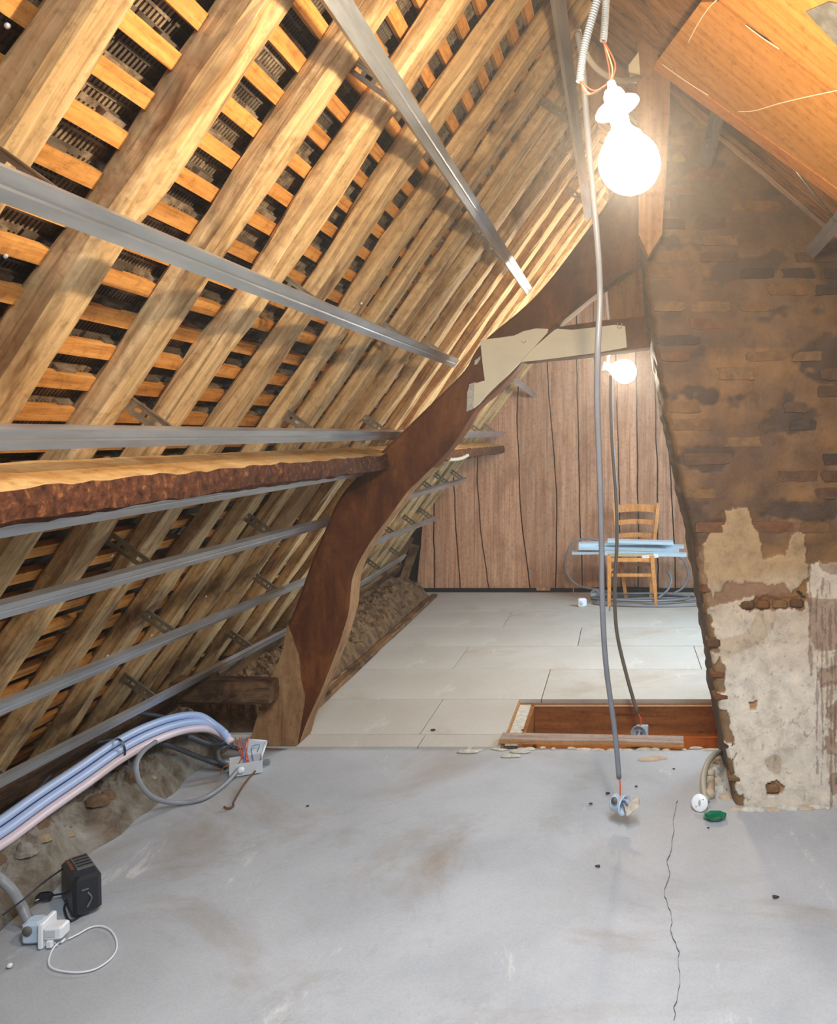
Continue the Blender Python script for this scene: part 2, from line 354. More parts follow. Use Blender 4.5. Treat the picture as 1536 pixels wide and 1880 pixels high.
BR = [plain('brick_%s' % q[0], q[1], 0.62, 0, 0.35, 22, 0.5, spec=0.4) for q in
      (('brown', srgb(94, 64, 38)), ('ochre', srgb(120, 84, 44)), ('dark', srgb(70, 50, 33)), ('orange', srgb(112, 70, 36)), ('tan', srgb(126, 92, 54)))]

# ---------------------------------------------------------------- floor
floor = thing('floor', (0, 0, 0), 'pale grey concrete slab in front and pale boarding panels beyond the edge', kind='structure')
EDGE = 3.80
def floor_slab():
    nx, ny = 90, 120; x0, x1, y0, y1 = -2.45, 2.3, -1.5, EDGE; V = []; Fc = []
    for j in range(ny+1):
        for i in range(nx+1):
            x = x0+(x1-x0)*i/nx; y = y0+(y1-y0)*j/ny
            if j == ny: y += 0.03*N((x, 0, 0), 5)+0.012*N((x, 0, 0), 23)
            V.append(Vector((x, y, 0.004*N((x, y, 0), 1.5)-0.003 if j < ny else -0.004)))
    for j in range(ny):
        for i in range(nx): a = j*(nx+1)+i; Fc.append((a, a+1, a+nx+2, a+nx+1))
    b = len(V); e = ny*(nx+1)
    for i in range(nx+1): V.append(V[e+i]+Vector((0, 0.004, -0.12)))
    for i in range(nx): Fc.append((e+i, e+i+1, b+i+1, b+i))
    return mk('slab', V, Fc, M_SLAB, floor, True, Matrix.Identity(4))
floor_slab()
def strip(name, pts, w, mat, parent, z=0.0, th=0.0015):
    P = []
    for i in range(len(pts)-1):
        for k in range(14):
            t = k/14; p = Vector(pts[i]).lerp(Vector(pts[i+1]), t); P.append(p+Vector((0.016*N(p, 9), 0, 0))+Vector((0.006*N(p, 40), 0, 0)))
    V = []; Fc = []
    for i, p in enumerate(P):
        ww = w*(0.5+0.9*abs(N(p, 12, 3))); V += [Vector((p.x-ww, p.y, z)), Vector((p.x+ww, p.y, z)), Vector((p.x, p.y, z-0.01))]
    for i in range(len(P)-1):
        a = 3*i; Fc += [(a, a+1, a+4, a+3), (a+1, a+2, a+5, a+4), (a+2, a, a+3, a+5)]
    return mk(name, V, Fc, mat, parent)
strip('crack', [fl(1242, 1470), fl(1232, 1560), fl(1222, 1640), fl(1240, 1740), fl(1242, 1885)], 0.0007, M_CRACK, floor, 0.0035)
# panels of the far floor, rows along y with end joints
HX0, HX1, HY0, HY1 = -0.56, 0.88, 3.85, 4.50
rows = [(3.812, 3.97, [-0.95]), (3.97, 4.50, [-1.19+0.21, -2.2]), (4.50, 5.08, [-0.44]), (5.08, 5.64, [-1.05, 0.5]), (5.64, 6.2, [-0.3]), (6.2, 6.76, [-0.9, 0.7]), (6.76, 7.6, [-0.1])]
G = 0.0025
for k, (a, b, js) in enumerate(rows):
    xs = [-2.3]+sorted(js)+[2.3]
    for u, w in zip(xs, xs[1:]):
        segs = [(u, w, a, b)]
        if k in (0, 1):
            segs = []
            if u < HX0: segs.append((u, min(w, HX0), a, b))
            if w > HX1: segs.append((max(u, HX1), w, a, b))
        for (p, q, c, d) in segs:
            o = box('floor_panel', ((p+q)/2, (c+d)/2, -0.011+random.uniform(-.0015, 0)), (q-p-2*G, d-c-2*G, 0.022), M_PANEL, floor, bev=0.001)
box('subfloor', (0, 5.75+0.9, -0.06), (4.7, 4.3-1.8+1.8, 0.06), M_DARK, floor) if False else None
box('subfloor', (0, 6.1, -0.045), (4.7, 3.15, 0.04), M_DARK, floor)
box('subfloor', (-1.5, 4.15, -0.045), (1.8, 0.7, 0.04), M_DARK, floor)
box('subfloor', (1.7, 4.15, -0.045), (1.4, 0.7, 0.04), M_DARK, floor)
# crumbling plaster lip at the slab edge
def crumb(name, c, s, mat, parent, seed):
    V = []; Fc = []; n = 9; rings = []
    for rr, z in ((1.0, 0), (0.85, 0.55), (0.45, 1.0)):
        rings.append([Vector((c[0]+s[0]*rr*math.cos(a)*(1+0.35*N((math.cos(a), math.sin(a), seed), 2)), c[1]+s[1]*rr*math.sin(a)*(1+0.35*N((math.sin(a), math.cos(a), seed), 2)), c[2]+s[2]*z*(1+0.3*N((a, z, seed), 3)))) for a in [2*math.pi*k/n for k in range(n)]])
    V, Fc = ring_solid(rings); return mk(name, V, Fc, mat, parent)
for i in range(22):
    x = -0.70+i*0.058+random.uniform(-.03, .03)
    crumb('plaster_lip', (x, EDGE+random.uniform(-0.03, 0.0), -0.002), (random.uniform(.012, .045), random.uniform(.006, .018), random.uniform(.003, .007)), M_CRUMB, floor, i)
for (x, y) in ((937, 1388), (955, 1380), (1190, 1395), (1205, 1392), (860, 1380)):
    p = fl(x, y); crumb('broken_patch', (p.x, p.y, 0.0), (0.05, 0.02, 0.008), M_CRUMB if x < 1100 else M_TERRA, floor, x)

# hatch
hatch = thing('floor_hatch', (0.16, 4.2, 0), 'open rectangular floor hatch lined with orange-brown boards behind the slab edge', 'hatch')
for k in range(2):
    z0 = -0.03-0.21*k
    box('lining_board', ((HX0+HX1)/2, HY1+0.012, z0-0.105-0.012*k), (HX1-HX0, 0.02, 0.205), M_HATCH, hatch)
    box('lining_board', (HX0+0.075, (HY0+HY1)/2, z0-0.105), (0.02, HY1-HY0, 0.205), M_HATCH, hatch)
    box('lining_board', (HX1-0.01, (HY0+HY1)/2, z0-0.105), (0.02, HY1-HY0, 0.205), M_HATCH, hatch)
    box('lining_board', ((HX0+HX1)/2, HY0-0.012, z0-0.105), (HX1-HX0, 0.02, 0.205), M_HATCH, hatch)
box('ledge_board', ((HX0+HX1)/2+0.05, HY1-0.03, -0.235), (HX1-HX0-0.1, 0.06, 0.09), M_HATCHLT, hatch, label='lighter orange ledge at the bottom of the lining')
box('hatch_bottom', ((HX0+HX1)/2, (HY0+HY1)/2, -0.47), (HX1-HX0, HY1-HY0, 0.02), M_HATCHLT, hatch)
box('rim_board', ((HX0+HX1)/2, HY1+0.004, -0.028), (HX1-HX0+0.02, 0.012, 0.012), M_PLY, hatch)
box('rim_plaster', (HX0+0.035, (HY0+HY1)/2+0.02, -0.035), (0.06, HY1-HY0-0.05, 0.012), M_CRUMB, hatch, label='dusty white plasterboard rim on the left')
box('rim_plaster', (HX0+0.002, (HY0+HY1)/2, -0.018), (0.006, HY1-HY0, 0.03), M_PLY, hatch)
box('rim_plaster', ((HX0+HX1)/2+0.03, HY1-0.008, -0.036), (HX1-HX0-0.08, 0.005, 0.004), M_PLASTER, hatch)
pl = thing('loose_plank', fl(1090, 1366), 'long grey plank with pale edge lying across the near side of the hatch', 'plank')
a, b = fl(920, 1359), fl(1254, 1368)
M = frame(Vector((a.x, 3.875, 0.006)), Vector((b.x, 3.83, 0.006)), (0, 0, 1))
L = (b-a).length
def flatbar(name, M, L, w, t, mat, parent, z0=0.0):
    V = [Vector((x, y, z)) for x in (0, L) for y in (-w/2, w/2) for z in (z0, z0+t)]
    return mk(name, V, [(0, 1, 3, 2), (4, 6, 7, 5), (0, 4, 5, 1), (2, 3, 7, 6), (0, 2, 6, 4), (1, 5, 7, 3)], mat, parent, False, M)
flatbar('plank_body', M, L, 0.088, 0.018, M_PLY, pl)
flatbar('grey_face', M, L, 0.088, 0.003, M_WALN, pl, 0.018)

# ---------------------------------------------------------------- left roof = ceiling
ceil = thing('ceiling', (-1.2, 3, H), 'steep roof slope of hewn rafters, pine battens and clay tiles', kind='structure')
RO = 0.14; RD = 0.066
YK = {0: 1.39, 1: 1.71, 2: 2.03, 3: 2.342, 4: 2.67, 5: 3.0, 6: 3.29, 7: 3.57, 8: 3.87}
for k in range(-4, 20):
    yk = YK.get(k, 3.87+0.318*(k-8) if k > 8 else 1.39+0.32*k)
    w = {0: 0.085, 1: 0.095, 2: 0.078, 3: 0.10}.get(k, random.uniform(0.095, 0.12)); d = {0: 0.075, 1: 0.08, 2: 0.07, 3: 0.06}.get(k, random.uniform(0.054, 0.062))
    s0, s1 = -1.74, 1.88
    y_at = lambda s: yk-0.115*s if s > 0 else yk-0.05*s
    c = yk-w/2
    P0 = rp(s0, RO, c+0.08); P1 = rp(s1, RO, c-0.20)
    beam('rafter', P0, P1, (NM[0], 0, NM[1]), w, d, M_RAFT, ceil, seg=34, rough=0.009, cham=0.16, bow=0.008, seed=k*3.3+1, freq=2.6)
nb = 42; GA = 0.088
M4 = Matrix(((0, SD[0], NM[0]), (1, 0, 0), (0, SD[1], NM[1]))).to_4x4()     # local x=y axis, y=up slope, z=outward
bm_mesh = None
for i in range(nb):
    s = -1.76+i*GA
    V = []; n = 26; rings = []
    for q in range(n+1):
        y = 0.0+7.6*q/n; e = 0.003*noise.noise(Vector((q*.8, i*2.1, 0)))
        rings.append([Vector((y, -0.018+e, 0)), Vector((y, 0.018+e, 0)), Vector((y, 0.018+e, 0.022)), Vector((y, -0.018+e, 0.022))])
    V, Fc = ring_solid(rings)
    M = M4.copy(); M.translation = rp(s, RO+RD-0.004, 0); mk('batten', V, Fc, M_BATT, ceil, False, M)
def tile_geo(ribs=True):
    V = []; Fc = []
    def bx(x0, x1, y0, y1, z0, z1):
        b = len(V); V.extend([Vector((x, y, z)) for x in (x0, x1) for y in (y0, y1) for z in (z0, z1)])
        Fc.extend([tuple(b+q for q in f) for f in [(0, 1, 3, 2), (4, 6, 7, 5), (0, 4, 5, 1), (2, 3, 7, 6), (0, 2, 6, 4), (1, 5, 7, 3)]])
    bx(-0.08, 0.08, -0.25, 0.0, 0.0, 0.011)
    if ribs:
        for k in range(13):                       # ribbed underside
            x = -0.072+k*0.012; bx(x-0.0028, x+0.0028, -0.10, -0.012, -0.004, 0.0005)
        bx(-0.03, 0.03, -0.016, -0.003, -0.018, 0.0)      # hanging nib
        bx(-0.078, 0.078, -0.066, -0.060, -0.006, 0.0)
    return V, Fc
tv, tf = tile_geo()
tme = bpy.data.meshes.new('tile'); tme.from_pydata([tuple(v) for v in tv], [], tf); tme.materials.append(M_TILE)
tme2 = bpy.data.meshes.new('tile_dark'); tme2.from_pydata([tuple(v) for v in tv], [], tf); tme2.materials.append(M_TILEDK)
tiles = []
for i in range(nb):
    s = -1.76+i*GA+0.032; yo = 0.0825*(i % 2)
    for j in range(-1, 46): tiles.append((s+random.uniform(-.004, .004), yo+0.165*j+random.uniform(-.002, .002), random.uniform(-.05, .05), random.uniform(0, .006), random.random() < 0.55))
def tile_M(s, y, r, o):
    M = M4.copy(); M.translation = rp(s, RO+RD+0.024+o, y)
    return M @ Matrix.Rotation(-0.10, 4, 'X') @ Matrix.Rotation(r*0.4, 4, 'Z')
def size_key(t):
    p = rp(t[0], RO, t[1])
    if t[1] < 0.3: return 1e9
    x = CX+F*p.x/p.y; y = CY-F*(p.z-H)/p.y
    return (1000 if (x < -40 or y < -40 or y > 1500 or t[0] < -0.25) else 0)+p.y
tiles.sort(key=size_key)
for t in tiles[:298]:
    o = bpy.data.objects.new('tile', tme if t[4] else tme2); link(o, ceil, tile_M(*t[:4]))
V = []; Fc = []
sv, sf = tile_geo(False)
for t in tiles[298:]:
    M = tile_M(*t[:4]); b = len(V); V += [M @ v for v in sv]; Fc += [tuple(b+q for q in f) for f in sf]
V += [rp(-1.9, 0.36, -1.5), rp(2.0, 0.36, -1.5), rp(2.0, 0.36, 7.8), rp(-1.9, 0.36, 7.8)]; Fc.append((len(V)-4, len(V)-3, len(V)-2, len(V)-1))
o = mk('tile_rows', V, Fc, M_TILEDK, ceil); o['kind'] = 'stuff'

# right slope: boards running down the slope
def rsl(x, y, off=0.0): return Vector((x, y, RS(x, off)))
rnv = Vector((0.84, 0, 1)).normalized()
cr = thing('ceiling_right', (0.8, 3, H+0.6), 'right hand roof slope lined with old brown boards', kind='structure')
y = -1.5
while y < 7.6:
    w = random.uniform(0.16, 0.22); 
    if not (4.9 < y < 6.1):
        beam('slope_board', rsl(-0.12, y+w/2, 0.14), rsl(2.35, y+w/2, 0.14), rnv, w-0.006, 0.022, M_CEIL, cr, seg=6, rough=0.002, cham=0.05)
    else:
        beam('slope_board', rsl(-0.12, y+w/2, 0.14), rsl(0.95, y+w/2, 0.14), rnv, w-0.006, 0.022, M_CEIL, cr, seg=6, rough=0.002, cham=0.05)
    y += w
wr = box('wall_right', (2.2, 3.0, 0.6), (0.06, 9.2, 1.2), M_RUB); props(wr, 'low rough side wall on the far right', kind='structure')
# gable behind the viewer, with an open window hole
wf = thing('wall_front', (0, -1.5, 0), 'plastered gable behind the viewer', kind='structure')
for (x0, x1, z0, z1) in ((-2.5, -0.25, 0, 3.2), (1.35, 2.3, 0, 3.2), (-0.25, 1.35, 0, 1.05), (-0.25, 1.35, 2.45, 3.2)):
    box('gable_masonry', ((x0+x1)/2, -1.5, (z0+z1)/2), (x1-x0, 0.08, z1-z0), M_PLASTER, wf)

# ---------------------------------------------------------------- gable of planks at the far end
WY = 7.6
wb = thing('wall_back', (0, WY, 0), 'far gable clad in wavy-edged upright reddish planks', kind='structure')
joints = [[(763, 1090), (775, 960), (790, 900)], [(798, 1088), (795, 1000), (797, 905)], [(845, 1092), (838, 1000), (832, 895), (832, 700)], [(901, 1095), (884, 1000), (876, 880), (872, 700)],
          [(973, 1088), (957, 960), (949, 800), (950, 640)], [(1020, 1078), (1022, 900), (1008, 720), (1000, 560)], [(1068, 1076), (1063, 900), (1058, 660), (1056, 430)],
          [(1112, 1076), (1104, 860), (1090, 660), (1086, 400)], [(1140, 1076), (1135, 860), (1128, 600), (1120, 400)], [(1172, 1076), (1170, 860), (1167, 640), (1165, 400)],
          [(1207, 1078), (1206, 860), (1200, 640), (1196, 430)], [(1240, 1080), (1236, 950), (1229, 850), (1222, 480)], [(1290, 1082), (1285, 850), (1280, 520)], [(1345, 1082), (1340, 850), (1330, 560)], [(1400, 1082), (1395, 850), (1385, 600)]]
JX = [sorted([(H-(y-CY)/F*WY, (x-CX)/F*WY) for x, y in j]) for j in joints]
def rooftop(x): return min(H+(x+1.07+0.34/0.809)*1.376-0.02, RS(x, 0.2)-0.02)
for k in range(len(JX)-1):
    g = 0.004+random.uniform(0, .003); n = 44; dep = random.uniform(-0.008, 0.008); z0 = JX[k][0][0]-random.uniform(0, 0.05)
    lx = lambda z: lerpx(JX[k], z)+g+0.010*N((k, 0, z), 3.1, k)+0.004*N((k, 0, z), 11, k)
    rx = lambda z: lerpx(JX[k+1], z)-g+0.010*N((k+1, 0, z), 3.1, k+1)+0.004*N((k+1, 0, z), 11, k+1)
    zt = max(rooftop(lx(2.0)), rooftop(rx(2.0)), z0+0.5)
    ra = []; 
    for q in range(n+1):
        z = z0+(zt-z0)*q/n; a, b = lx(z), rx(z)
        za = min(z, rooftop(a)); zb = min(z, rooftop(b))
        ra.append([Vector((a, WY+dep, za)), Vector(((a+b)/2, WY+dep-0.004, (za+zb)/2)), Vector((b, WY+dep, zb)), Vector((b, WY+dep+0.025, zb)), Vector((a, WY+dep+0.025, za))])
    V, Fc = ring_solid(ra); mk('plank', V, Fc, M_PLANK, wb)
prism('backing', [(-2.6, -0.1), (2.4, -0.1), (2.4, 1.0), (0, 3.2), (-0.3, 3.2), (-2.6, 0.4)], WY+0.05, WY+0.08, M_DARK, wb)
for (x0, x1, y0, y1) in ((815, 840, 1090, 1097), (845, 870, 1089, 1096), (985, 1010, 1078, 1084), (880, 900, 1092, 1097)):
    a, b = at(x0, y1, WY-0.03), at(x1, y0, WY-0.03); box('plank_offcut', ((a+b)/2), (b.x-a.x, 0.02, b.z-a.z), M_PLANK, wb)
box('base_rail', (-0.3, WY-0.02, 0.018), (3.2, 0.03, 0.035), M_DARK, wb)
lean = thing('leaning_boards', at(728, 1060, 7.2), 'two short rough boards leaning at the far end by the mound', 'boards')
for (p, q, w) in (((712, 1062), (752, 985), 0.07), ((738, 1070), (762, 1000), 0.08)):
    beam('board', at(p[0], p[1], 7.3), at(q[0], q[1], 7.45), (0, 1, 0), w, 0.02, M_BOARD, lean, seg=8, rough=0.004)

# ---------------------------------------------------------------- truss
blade = thing('curved_truss_blade', (-1.6, 3.9, 0), 'big curved dark oak truss blade rising from the floor edge to the collar', 'beam')
outL = [(455, 1372), (478, 1300), (500, 1240), (520, 1190), (527, 1150), (545, 1105), (562, 1055), (592, 980), (622, 915), (652, 878), (690, 838), (740, 790), (800, 732), (852, 680), (885, 628), (985, 540), (1085, 412), (1140, 330), (1190, 260)]
outR = [(545, 1375), (560, 1330), (590, 1262), (618, 1190), (638, 1125), (646, 1060), (672, 1005), (712, 950), (745, 905), (775, 875), (812, 838), (845, 795), (872, 752), (905, 722), (938, 690), (968, 650), (1005, 612), (1105, 530), (1190, 470)]
inner = [(545, 1374), (556, 1310), (560, 1278), (552, 1240), (548, 1200), (538, 1170), (530, 1150)]
def resamp(P, n):
    P = catmull([Vector((p[0], p[1], 0)) for p in P], 6); L = [0]
    for a, b in zip(P, P[1:]): L.append(L[-1]+(b-a).length)
    out = []; j = 0
    for i in range(n+1):
        d = L[-1]*i/n
        while j < len(P)-2 and L[j+1] < d: j += 1
        q = P[j].lerp(P[j+1], (d-L[j])/max(1e-9, L[j+1]-L[j])); out.append((q.x, q.y))
    return out
BY0, BY1 = 3.82, 3.98
n = 110; LL = resamp(outL, n); RR = resamp(outR, n); nc = 16; rings = []
for i in range(n+1):
    a = at(LL[i][0], LL[i][1], BY0); b = at(RR[i][0], RR[i][1], BY0); a.z = max(a.z, -0.0); b.z = max(b.z, -0.0)
    r = []
    for k in range(nc+1):
        t = k/nc; p = a.lerp(b, t); e = 0.014 if k in (0, nc) else 0; p.y = BY0+e+0.006*N(p, 7)+0.004*math.sin(t*math.pi)*0; r.append(p)
    for k in (1, 0.5, 0):
        p = a.lerp(b, k); p.y = BY1+(0 if k == .5 else -0.01)+0.006*N(p, 7); p.x += 0.004*N(p, 9); r.append(p)
    rings.append(r)
V, Fc = ring_solid(rings)
inX = sorted([(at(x, y, BY0).z, at(x, y, BY0).x) for x, y in inner])
idx = []
for f in Fc:
    c = sum((V[q] for q in f), Vector())/len(f)
    idx.append(0)
# light edge on the right arris
for q, f in enumerate(Fc):
    c = sum((V[w] for w in f), Vector())/len(f)
    if len(f) == 4 and c.y > BY0+0.02 and c.z < 1.3 and (q % len(rings[0])) == nc: idx[q] = 1
mk('blade_timber', V, Fc, [M_BLADE, M_SAP], blade, False, None, idx)
low = [p for p in outL if p[1] >= 1150]
prism('sapwood', pxz([(x+1, min(y, 1369)) for x, y in low]+[(527, 1148)]+[(x, min(y, 1369)) for x, y in inner[::-1]], 3.82), BY0-0.004, BY0+0.02, M_SAP, blade, 'pale hewn sapwood at the foot', wob=0.006, sub=0.02)
collar = prism('collar_beam', pxz([(1010, 604), (1100, 590), (1215, 578), (1215, 636), (1100, 650), (962, 664), (978, 645)], 3.85), 3.83, 3.97, M_BLADE, wob=0.004)
props(collar, 'dark horizontal collar beam behind the cream plaster strip', 'beam')
kp = prism('king_post', pxz([(1113, 592), (1118, 270), (1200, 270), (1200, 585)], 4.0), 4.0, 4.1, M_KING, wob=0.003)
props(kp, 'brown upright king post rising above the collar to the ridge', 'post')
cp = thing('cream_plaster_piece', at(920, 680, 3.8), 'cream plaster remnant stuck on the upper curved blade, left of the crack', 'plaster')
prism('plaster_sheet', pxz([(883, 625), (910, 622), (945, 617), (962, 609), (985, 604), (1007, 605), (1005, 612), (968, 652), (932, 690), (905, 715), (880, 742), (870, 750), (872, 705), (891, 699), (886, 660)], 3.812), 3.790, 3.814, M_PLASTER, cp, wob=0.002)
prism('crumbly_edge', pxz([(862, 706), (874, 702), (878, 724), (876, 742), (866, 752), (857, 756), (858, 722)], 3.808), 3.792, 3.812, M_CRUMB, cp, wob=0.006, sub=0.01)
prism('crumbly_edge', pxz([(872, 662), (882, 654), (881, 660), (875, 669), (871, 670)], 3.812), 3.805, 3.815, M_CRUMB, cp, wob=0.004, sub=0.01)
cp2 = prism('cream_plaster_strip', pxz([(1017, 607), (1023, 604), (1050, 606), (1095, 601), (1128, 597), (1147, 599), (1149, 620), (1150, 638), (1100, 647), (1000, 660), (951, 665), (961, 655)], 3.812), 3.802, 3.816, M_PLASTER, wob=0.002)
props(cp2, 'cream plaster strip covering the collar beam, right of the crack', 'plaster')
for (x, y) in ((961, 623), (1137, 596)):
    o = thing('wire_clip', at(x, y, 3.795), 'pale hooped clip on the %s of the cream plaster' % ('left piece' if x < 1000 else 'right end top'), 'clip')
    tube('hoop', [at(x-4, y-3, 3.795), at(x-3, y+5, 3.79), at(x+3, y+5, 3.79), at(x+4, y-3, 3.795)], 0.0022, M_CRUMB, o)
rp_ = prism('ridge_post', pxz([(1166, -120), (1232, -120), (1230, 200), (1215, 430), (1190, 470), (1172, 430)], 2.95), 2.95, 3.05, M_KING, wob=0.003)
props(rp_, 'pale brown upright timber beside the chimney top, behind the large bulb', 'post')
o = prism('ridge_plank', pxz([(1062, -150), (1152, -150), (1146, 170), (1100, 210), (1076, 190)], 3.3), 3.3, 3.34, M_KING, wob=0.003)
props(o, 'brown upright plank under the ridge behind the two corrugated conduits', 'plank')
# purlins
def purlin(name, Y0, Y1, label, seed):
    t = thing(name, (-1.15, (Y0+Y1)/2, H-0.15), label, 'beam')
    prof = [(-1.085, -0.090), (-1.27, -0.055), (-1.31, -0.11), (-1.31, -0.165), (-1.20, -0.155), (-1.10, -0.160), (-1.082, -0.150), (-1.080, -0.12)]
    n = int((Y1-Y0)/0.035); rings = []
    for i in range(n+1):
        y = Y0+(Y1-Y0)*i/n; r = []
        for j, (x, z) in enumerate(prof):
            k = 0.35 if j in (1, 2, 3) else 1
            dz = 0.012*N((0, y, j*.3), 2.2, seed) if j in (0, 4, 5, 6, 7) else 0
            r.append(Vector((x+k*0.010*N((x, y, z), 9, seed), y, H+z+dz*k*0.7+k*0.008*N((x, y, z), 13, seed))))
        rings.append(r)
    V, Fc = ring_solid(rings); m = len(prof)
    idx = [(1 if (q % m) == 0 else 0) for q in range(len(Fc))]
    mk('log', V, Fc, [M_PURL, M_PURLTOP], t, False, None, idx)
purlin('purlin', 0.3, 3.80, 'rough dark purlin with bark face and pale planed top, near left of the curved blade', 1)
purlin('purlin', 4.0, 7.55, 'far rough purlin continuing behind the curved blade to the plank gable', 2)
o = tube('bent_metal_strip', [at(790, 851, 5.0), at(808, 842, 5.1), at(826, 844, 5.2), at(845, 842, 5.3), at(858, 836, 5.4)], 0.012, M_GREYC)
props(o, 'pale wavy strip under the far purlin just right of the curved blade', 'strip')

# ---------------------------------------------------------------- metal rails
def channel(name, P0, P1, up, w, d, mat, parent=None, th=0.0012, lip=0.008, label=None):
    """open channel, flat face at z=0 toward the room, flanges going outward (local +z)"""
    M = frame(P0, P1, up); L = (P1-P0).length
    o = [(-w/2+lip, d), (-w/2, d), (-w/2, 0), (-0.004, 0), (0, 0.0012), (0.004, 0), (w/2, 0), (w/2, d), (w/2-lip, d)]
    i_ = [(-w/2+lip, d-th), (-w/2+th, d-th), (-w/2+th, th), (-0.004, th), (0, th+0.0012), (0.004, th), (w/2-th, th), (w/2-th, d-th), (w/2-lip, d-th)]
    ring = o+i_[::-1]
    V = [Vector((x, p[0], p[1])) for x in (0, L) for p in ring]; n = len(ring); Fc = [(j, (j+1) % n, (j+1) % n+n, j+n) for j in range(n)]
    m = len(o)
    for e in (0, n):
        for j in range(m-1): Fc.append((e+j, e+j+1, e+n-2-j, e+n-1-j))
    return mk(name, V, Fc, mat, parent, False, M, label=label)
NV = Vector((NM[0], 0, NM[1]))
def hanger(P, rail, k):
    """suspension strap from rafter down to the rail"""
    sv = Vector((SD[0], 0, SD[1])); M = Matrix((sv, NV, sv.cross(NV))).transposed().to_4x4(); M.translation = P
    V = []; Fc = []
    def bx(x0, x1, y0, y1, z0, z1):
        b = len(V); V.extend([Vector((x, y, z)) for x in (x0, x1) for y in (y0, y1) for z in (z0, z1)])
        Fc.extend([tuple(b+q for q in f) for f in [(0, 1, 3, 2), (4, 6, 7, 5), (0, 4, 5, 1), (2, 3, 7, 6), (0, 2, 6, 4), (1, 5, 7, 3)]])
    bx(-0.016, -0.005, 0.004, RO+0.03, 0, 0.0012); bx(0.005, 0.016, 0.004, RO+0.03, 0, 0.0012)
    for q in range(6): bx(-0.005, 0.005, 0.004+q*0.03, 0.004+q*0.03+(0.012 if q < 5 else 0.016), 0, 0.0012)
    bx(-0.018, -0.015, 0.004, RO+0.03, -0.004, 0.004); bx(0.015, 0.018, 0.004, RO+0.03, -0.004, 0.004)
    return mk('hanger', V, Fc, M_GALVDK, rail, False, M)
def rail(p, q, ext0, ext1, label, hs=(), hsy=()):
    A = onroof(*p); B = onroof(*q); d = (B-A)
    A2 = A-d*ext0; B2 = B+d*ext1
    if A2.y < 0.25: A2 = A2+(B2-A2)*((0.25-A2.y)/(B2.y-A2.y))
    t = thing('ceiling_rail', A2.lerp(B2, .5), label, 'metal rail', 'galvanized rails of the left slope')
    channel('channel', A2, B2, NV, 0.047, 0.017, M_GALV, t)
    for (x, y) in hs:
        P = onroof(x, y); f = (P.y-A2.y)/(B2.y-A2.y); hanger(A2+(B2-A2)*f, t, 0)
    return t
rail((621, 0), (972, 535), 0.35, 0, 'bright galvanized rail ending in a glaring white tip above the cream plaster', [(735, 215), (907, 470), (932, 492)])
rail((1028, 0), (1082, 402), 0.35, 0, 'steep galvanized rail nearest the ridge, left of the corrugated conduits', [(1045, 250), (1070, 385)])
rail((0, 338), (838, 668), 0.06, 0, 'long sloping blue-grey rail second above the purlin, ending at the curved blade', [(150, 365), (610, 560), (760, 628), (832, 655)])
rail((946, 698), (986, 730), 0, 0, 'short far rail with blue-lit open end right of the cream plaster', [])
rail((0, 808), (925, 798), 0.05, 0, 'level galvanized rail just above the near purlin, running to the far gable', [(335, 790), (590, 790), (722, 790), (865, 790), (893, 790), (918, 790)])
rail((200, 941), (660, 868), 0.6, 0.05, 'thin rail showing under the lower edge of the near purlin', [])
rail((0, 1125), (605, 960), 0.05, 0.1, 'upper of the three lower rails left of the curved blade', [(285, 1046), (508, 984)])
rail((0, 1305), (562, 1069), 0.05, 0.1, 'middle of the three lower rails left of the curved blade', [(328, 1164), (515, 1086)])
rail((0, 1440), (535, 1157), 0.05, 0.1, 'lowest near rail running just above the pale pipes', [(18, 1425), (290, 1285), (468, 1190)])
rail((735, 918), (855, 882), 0.1, 0, 'upper of the three far rails beyond the curved blade', [(797, 898), (826, 890), (853, 882)])
rail((650, 1013), (800, 953), 0.1, 0, 'middle of the three far rails beyond the curved blade', [(728, 980), (765, 968), (796, 955)])
rail((650, 1082), (742, 1024), 0.1, 0.02, 'lowest of the three far rails beyond the curved blade', [(700, 1052), (738, 1028)])
# right slope rails
for (xr, y0, lab) in ((0.0, 0, ''),): pass
def rrail(p, q, label):
    A = onright(*p); B = onright(*q); t = thing('ceiling_rail', A.lerp(B, .5), label, 'metal rail', 'galvanized rails of the right slope')
    channel('channel', A, B, rnv, 0.047, 0.017, M_GALV, t); return t, A, B
t1, A1, B1 = rrail((1322, 184), (1291, 308), 'short rail with open end sticking out from under the orange panel into the chimney')
t2, A2, B2 = rrail((1560, 380), (1484, 468), 'short angled rail at the right frame edge meeting the chimney')
o = tube('suspension_rod', [onright(1436, 284, 0.01), A2.lerp(B2, .28)+Vector((0, 0, 0.003))], 0.004, M_GALVDK, sm=0)
props(o, 'thin metal strut from the orange panel edge down to the right rail', 'rod')

# shuttering panels on the right slope
def slab_on_right(name, pts, mat, parent, off, th):
    a = [onright(x, y, off) for x, y in pts]; b = [p+rnv*th for p in a]
    V, Fc = ring_solid([a, b])
    d = Vector((1, 0, -0.84)).normalized(); Y = Vector((0, 1, 0)); M = Matrix((d, Y, d.cross(Y))).transposed().to_4x4(); M.translation = a[0]
    Mi = M.inverted(); return mk(name, [Mi @ v for v in V], Fc, mat, parent, False, M)
sp = thing('shuttering_ceiling', onright(1400, 150), 'orange-yellow pine shuttering panels fixed to the right slope in the top right corner', 'panel')
slab_on_right('panel', [(1205, 113), (1560, 366), (1640, 260), (1318, 3), (1286, 4)], M_SHUT, sp, -0.012, 0.022)
slab_on_right('panel', [(1320, 0), (1640, 255), (1760, 60), (1495, -120), (1372, -120)], M_SHUT, sp, -0.012, 0.022)
slab_on_right('panel', [(1286, 0), (1316, 0), (1370, -120), (1345, -120)], M_SHUT, sp, -0.012, 0.022)
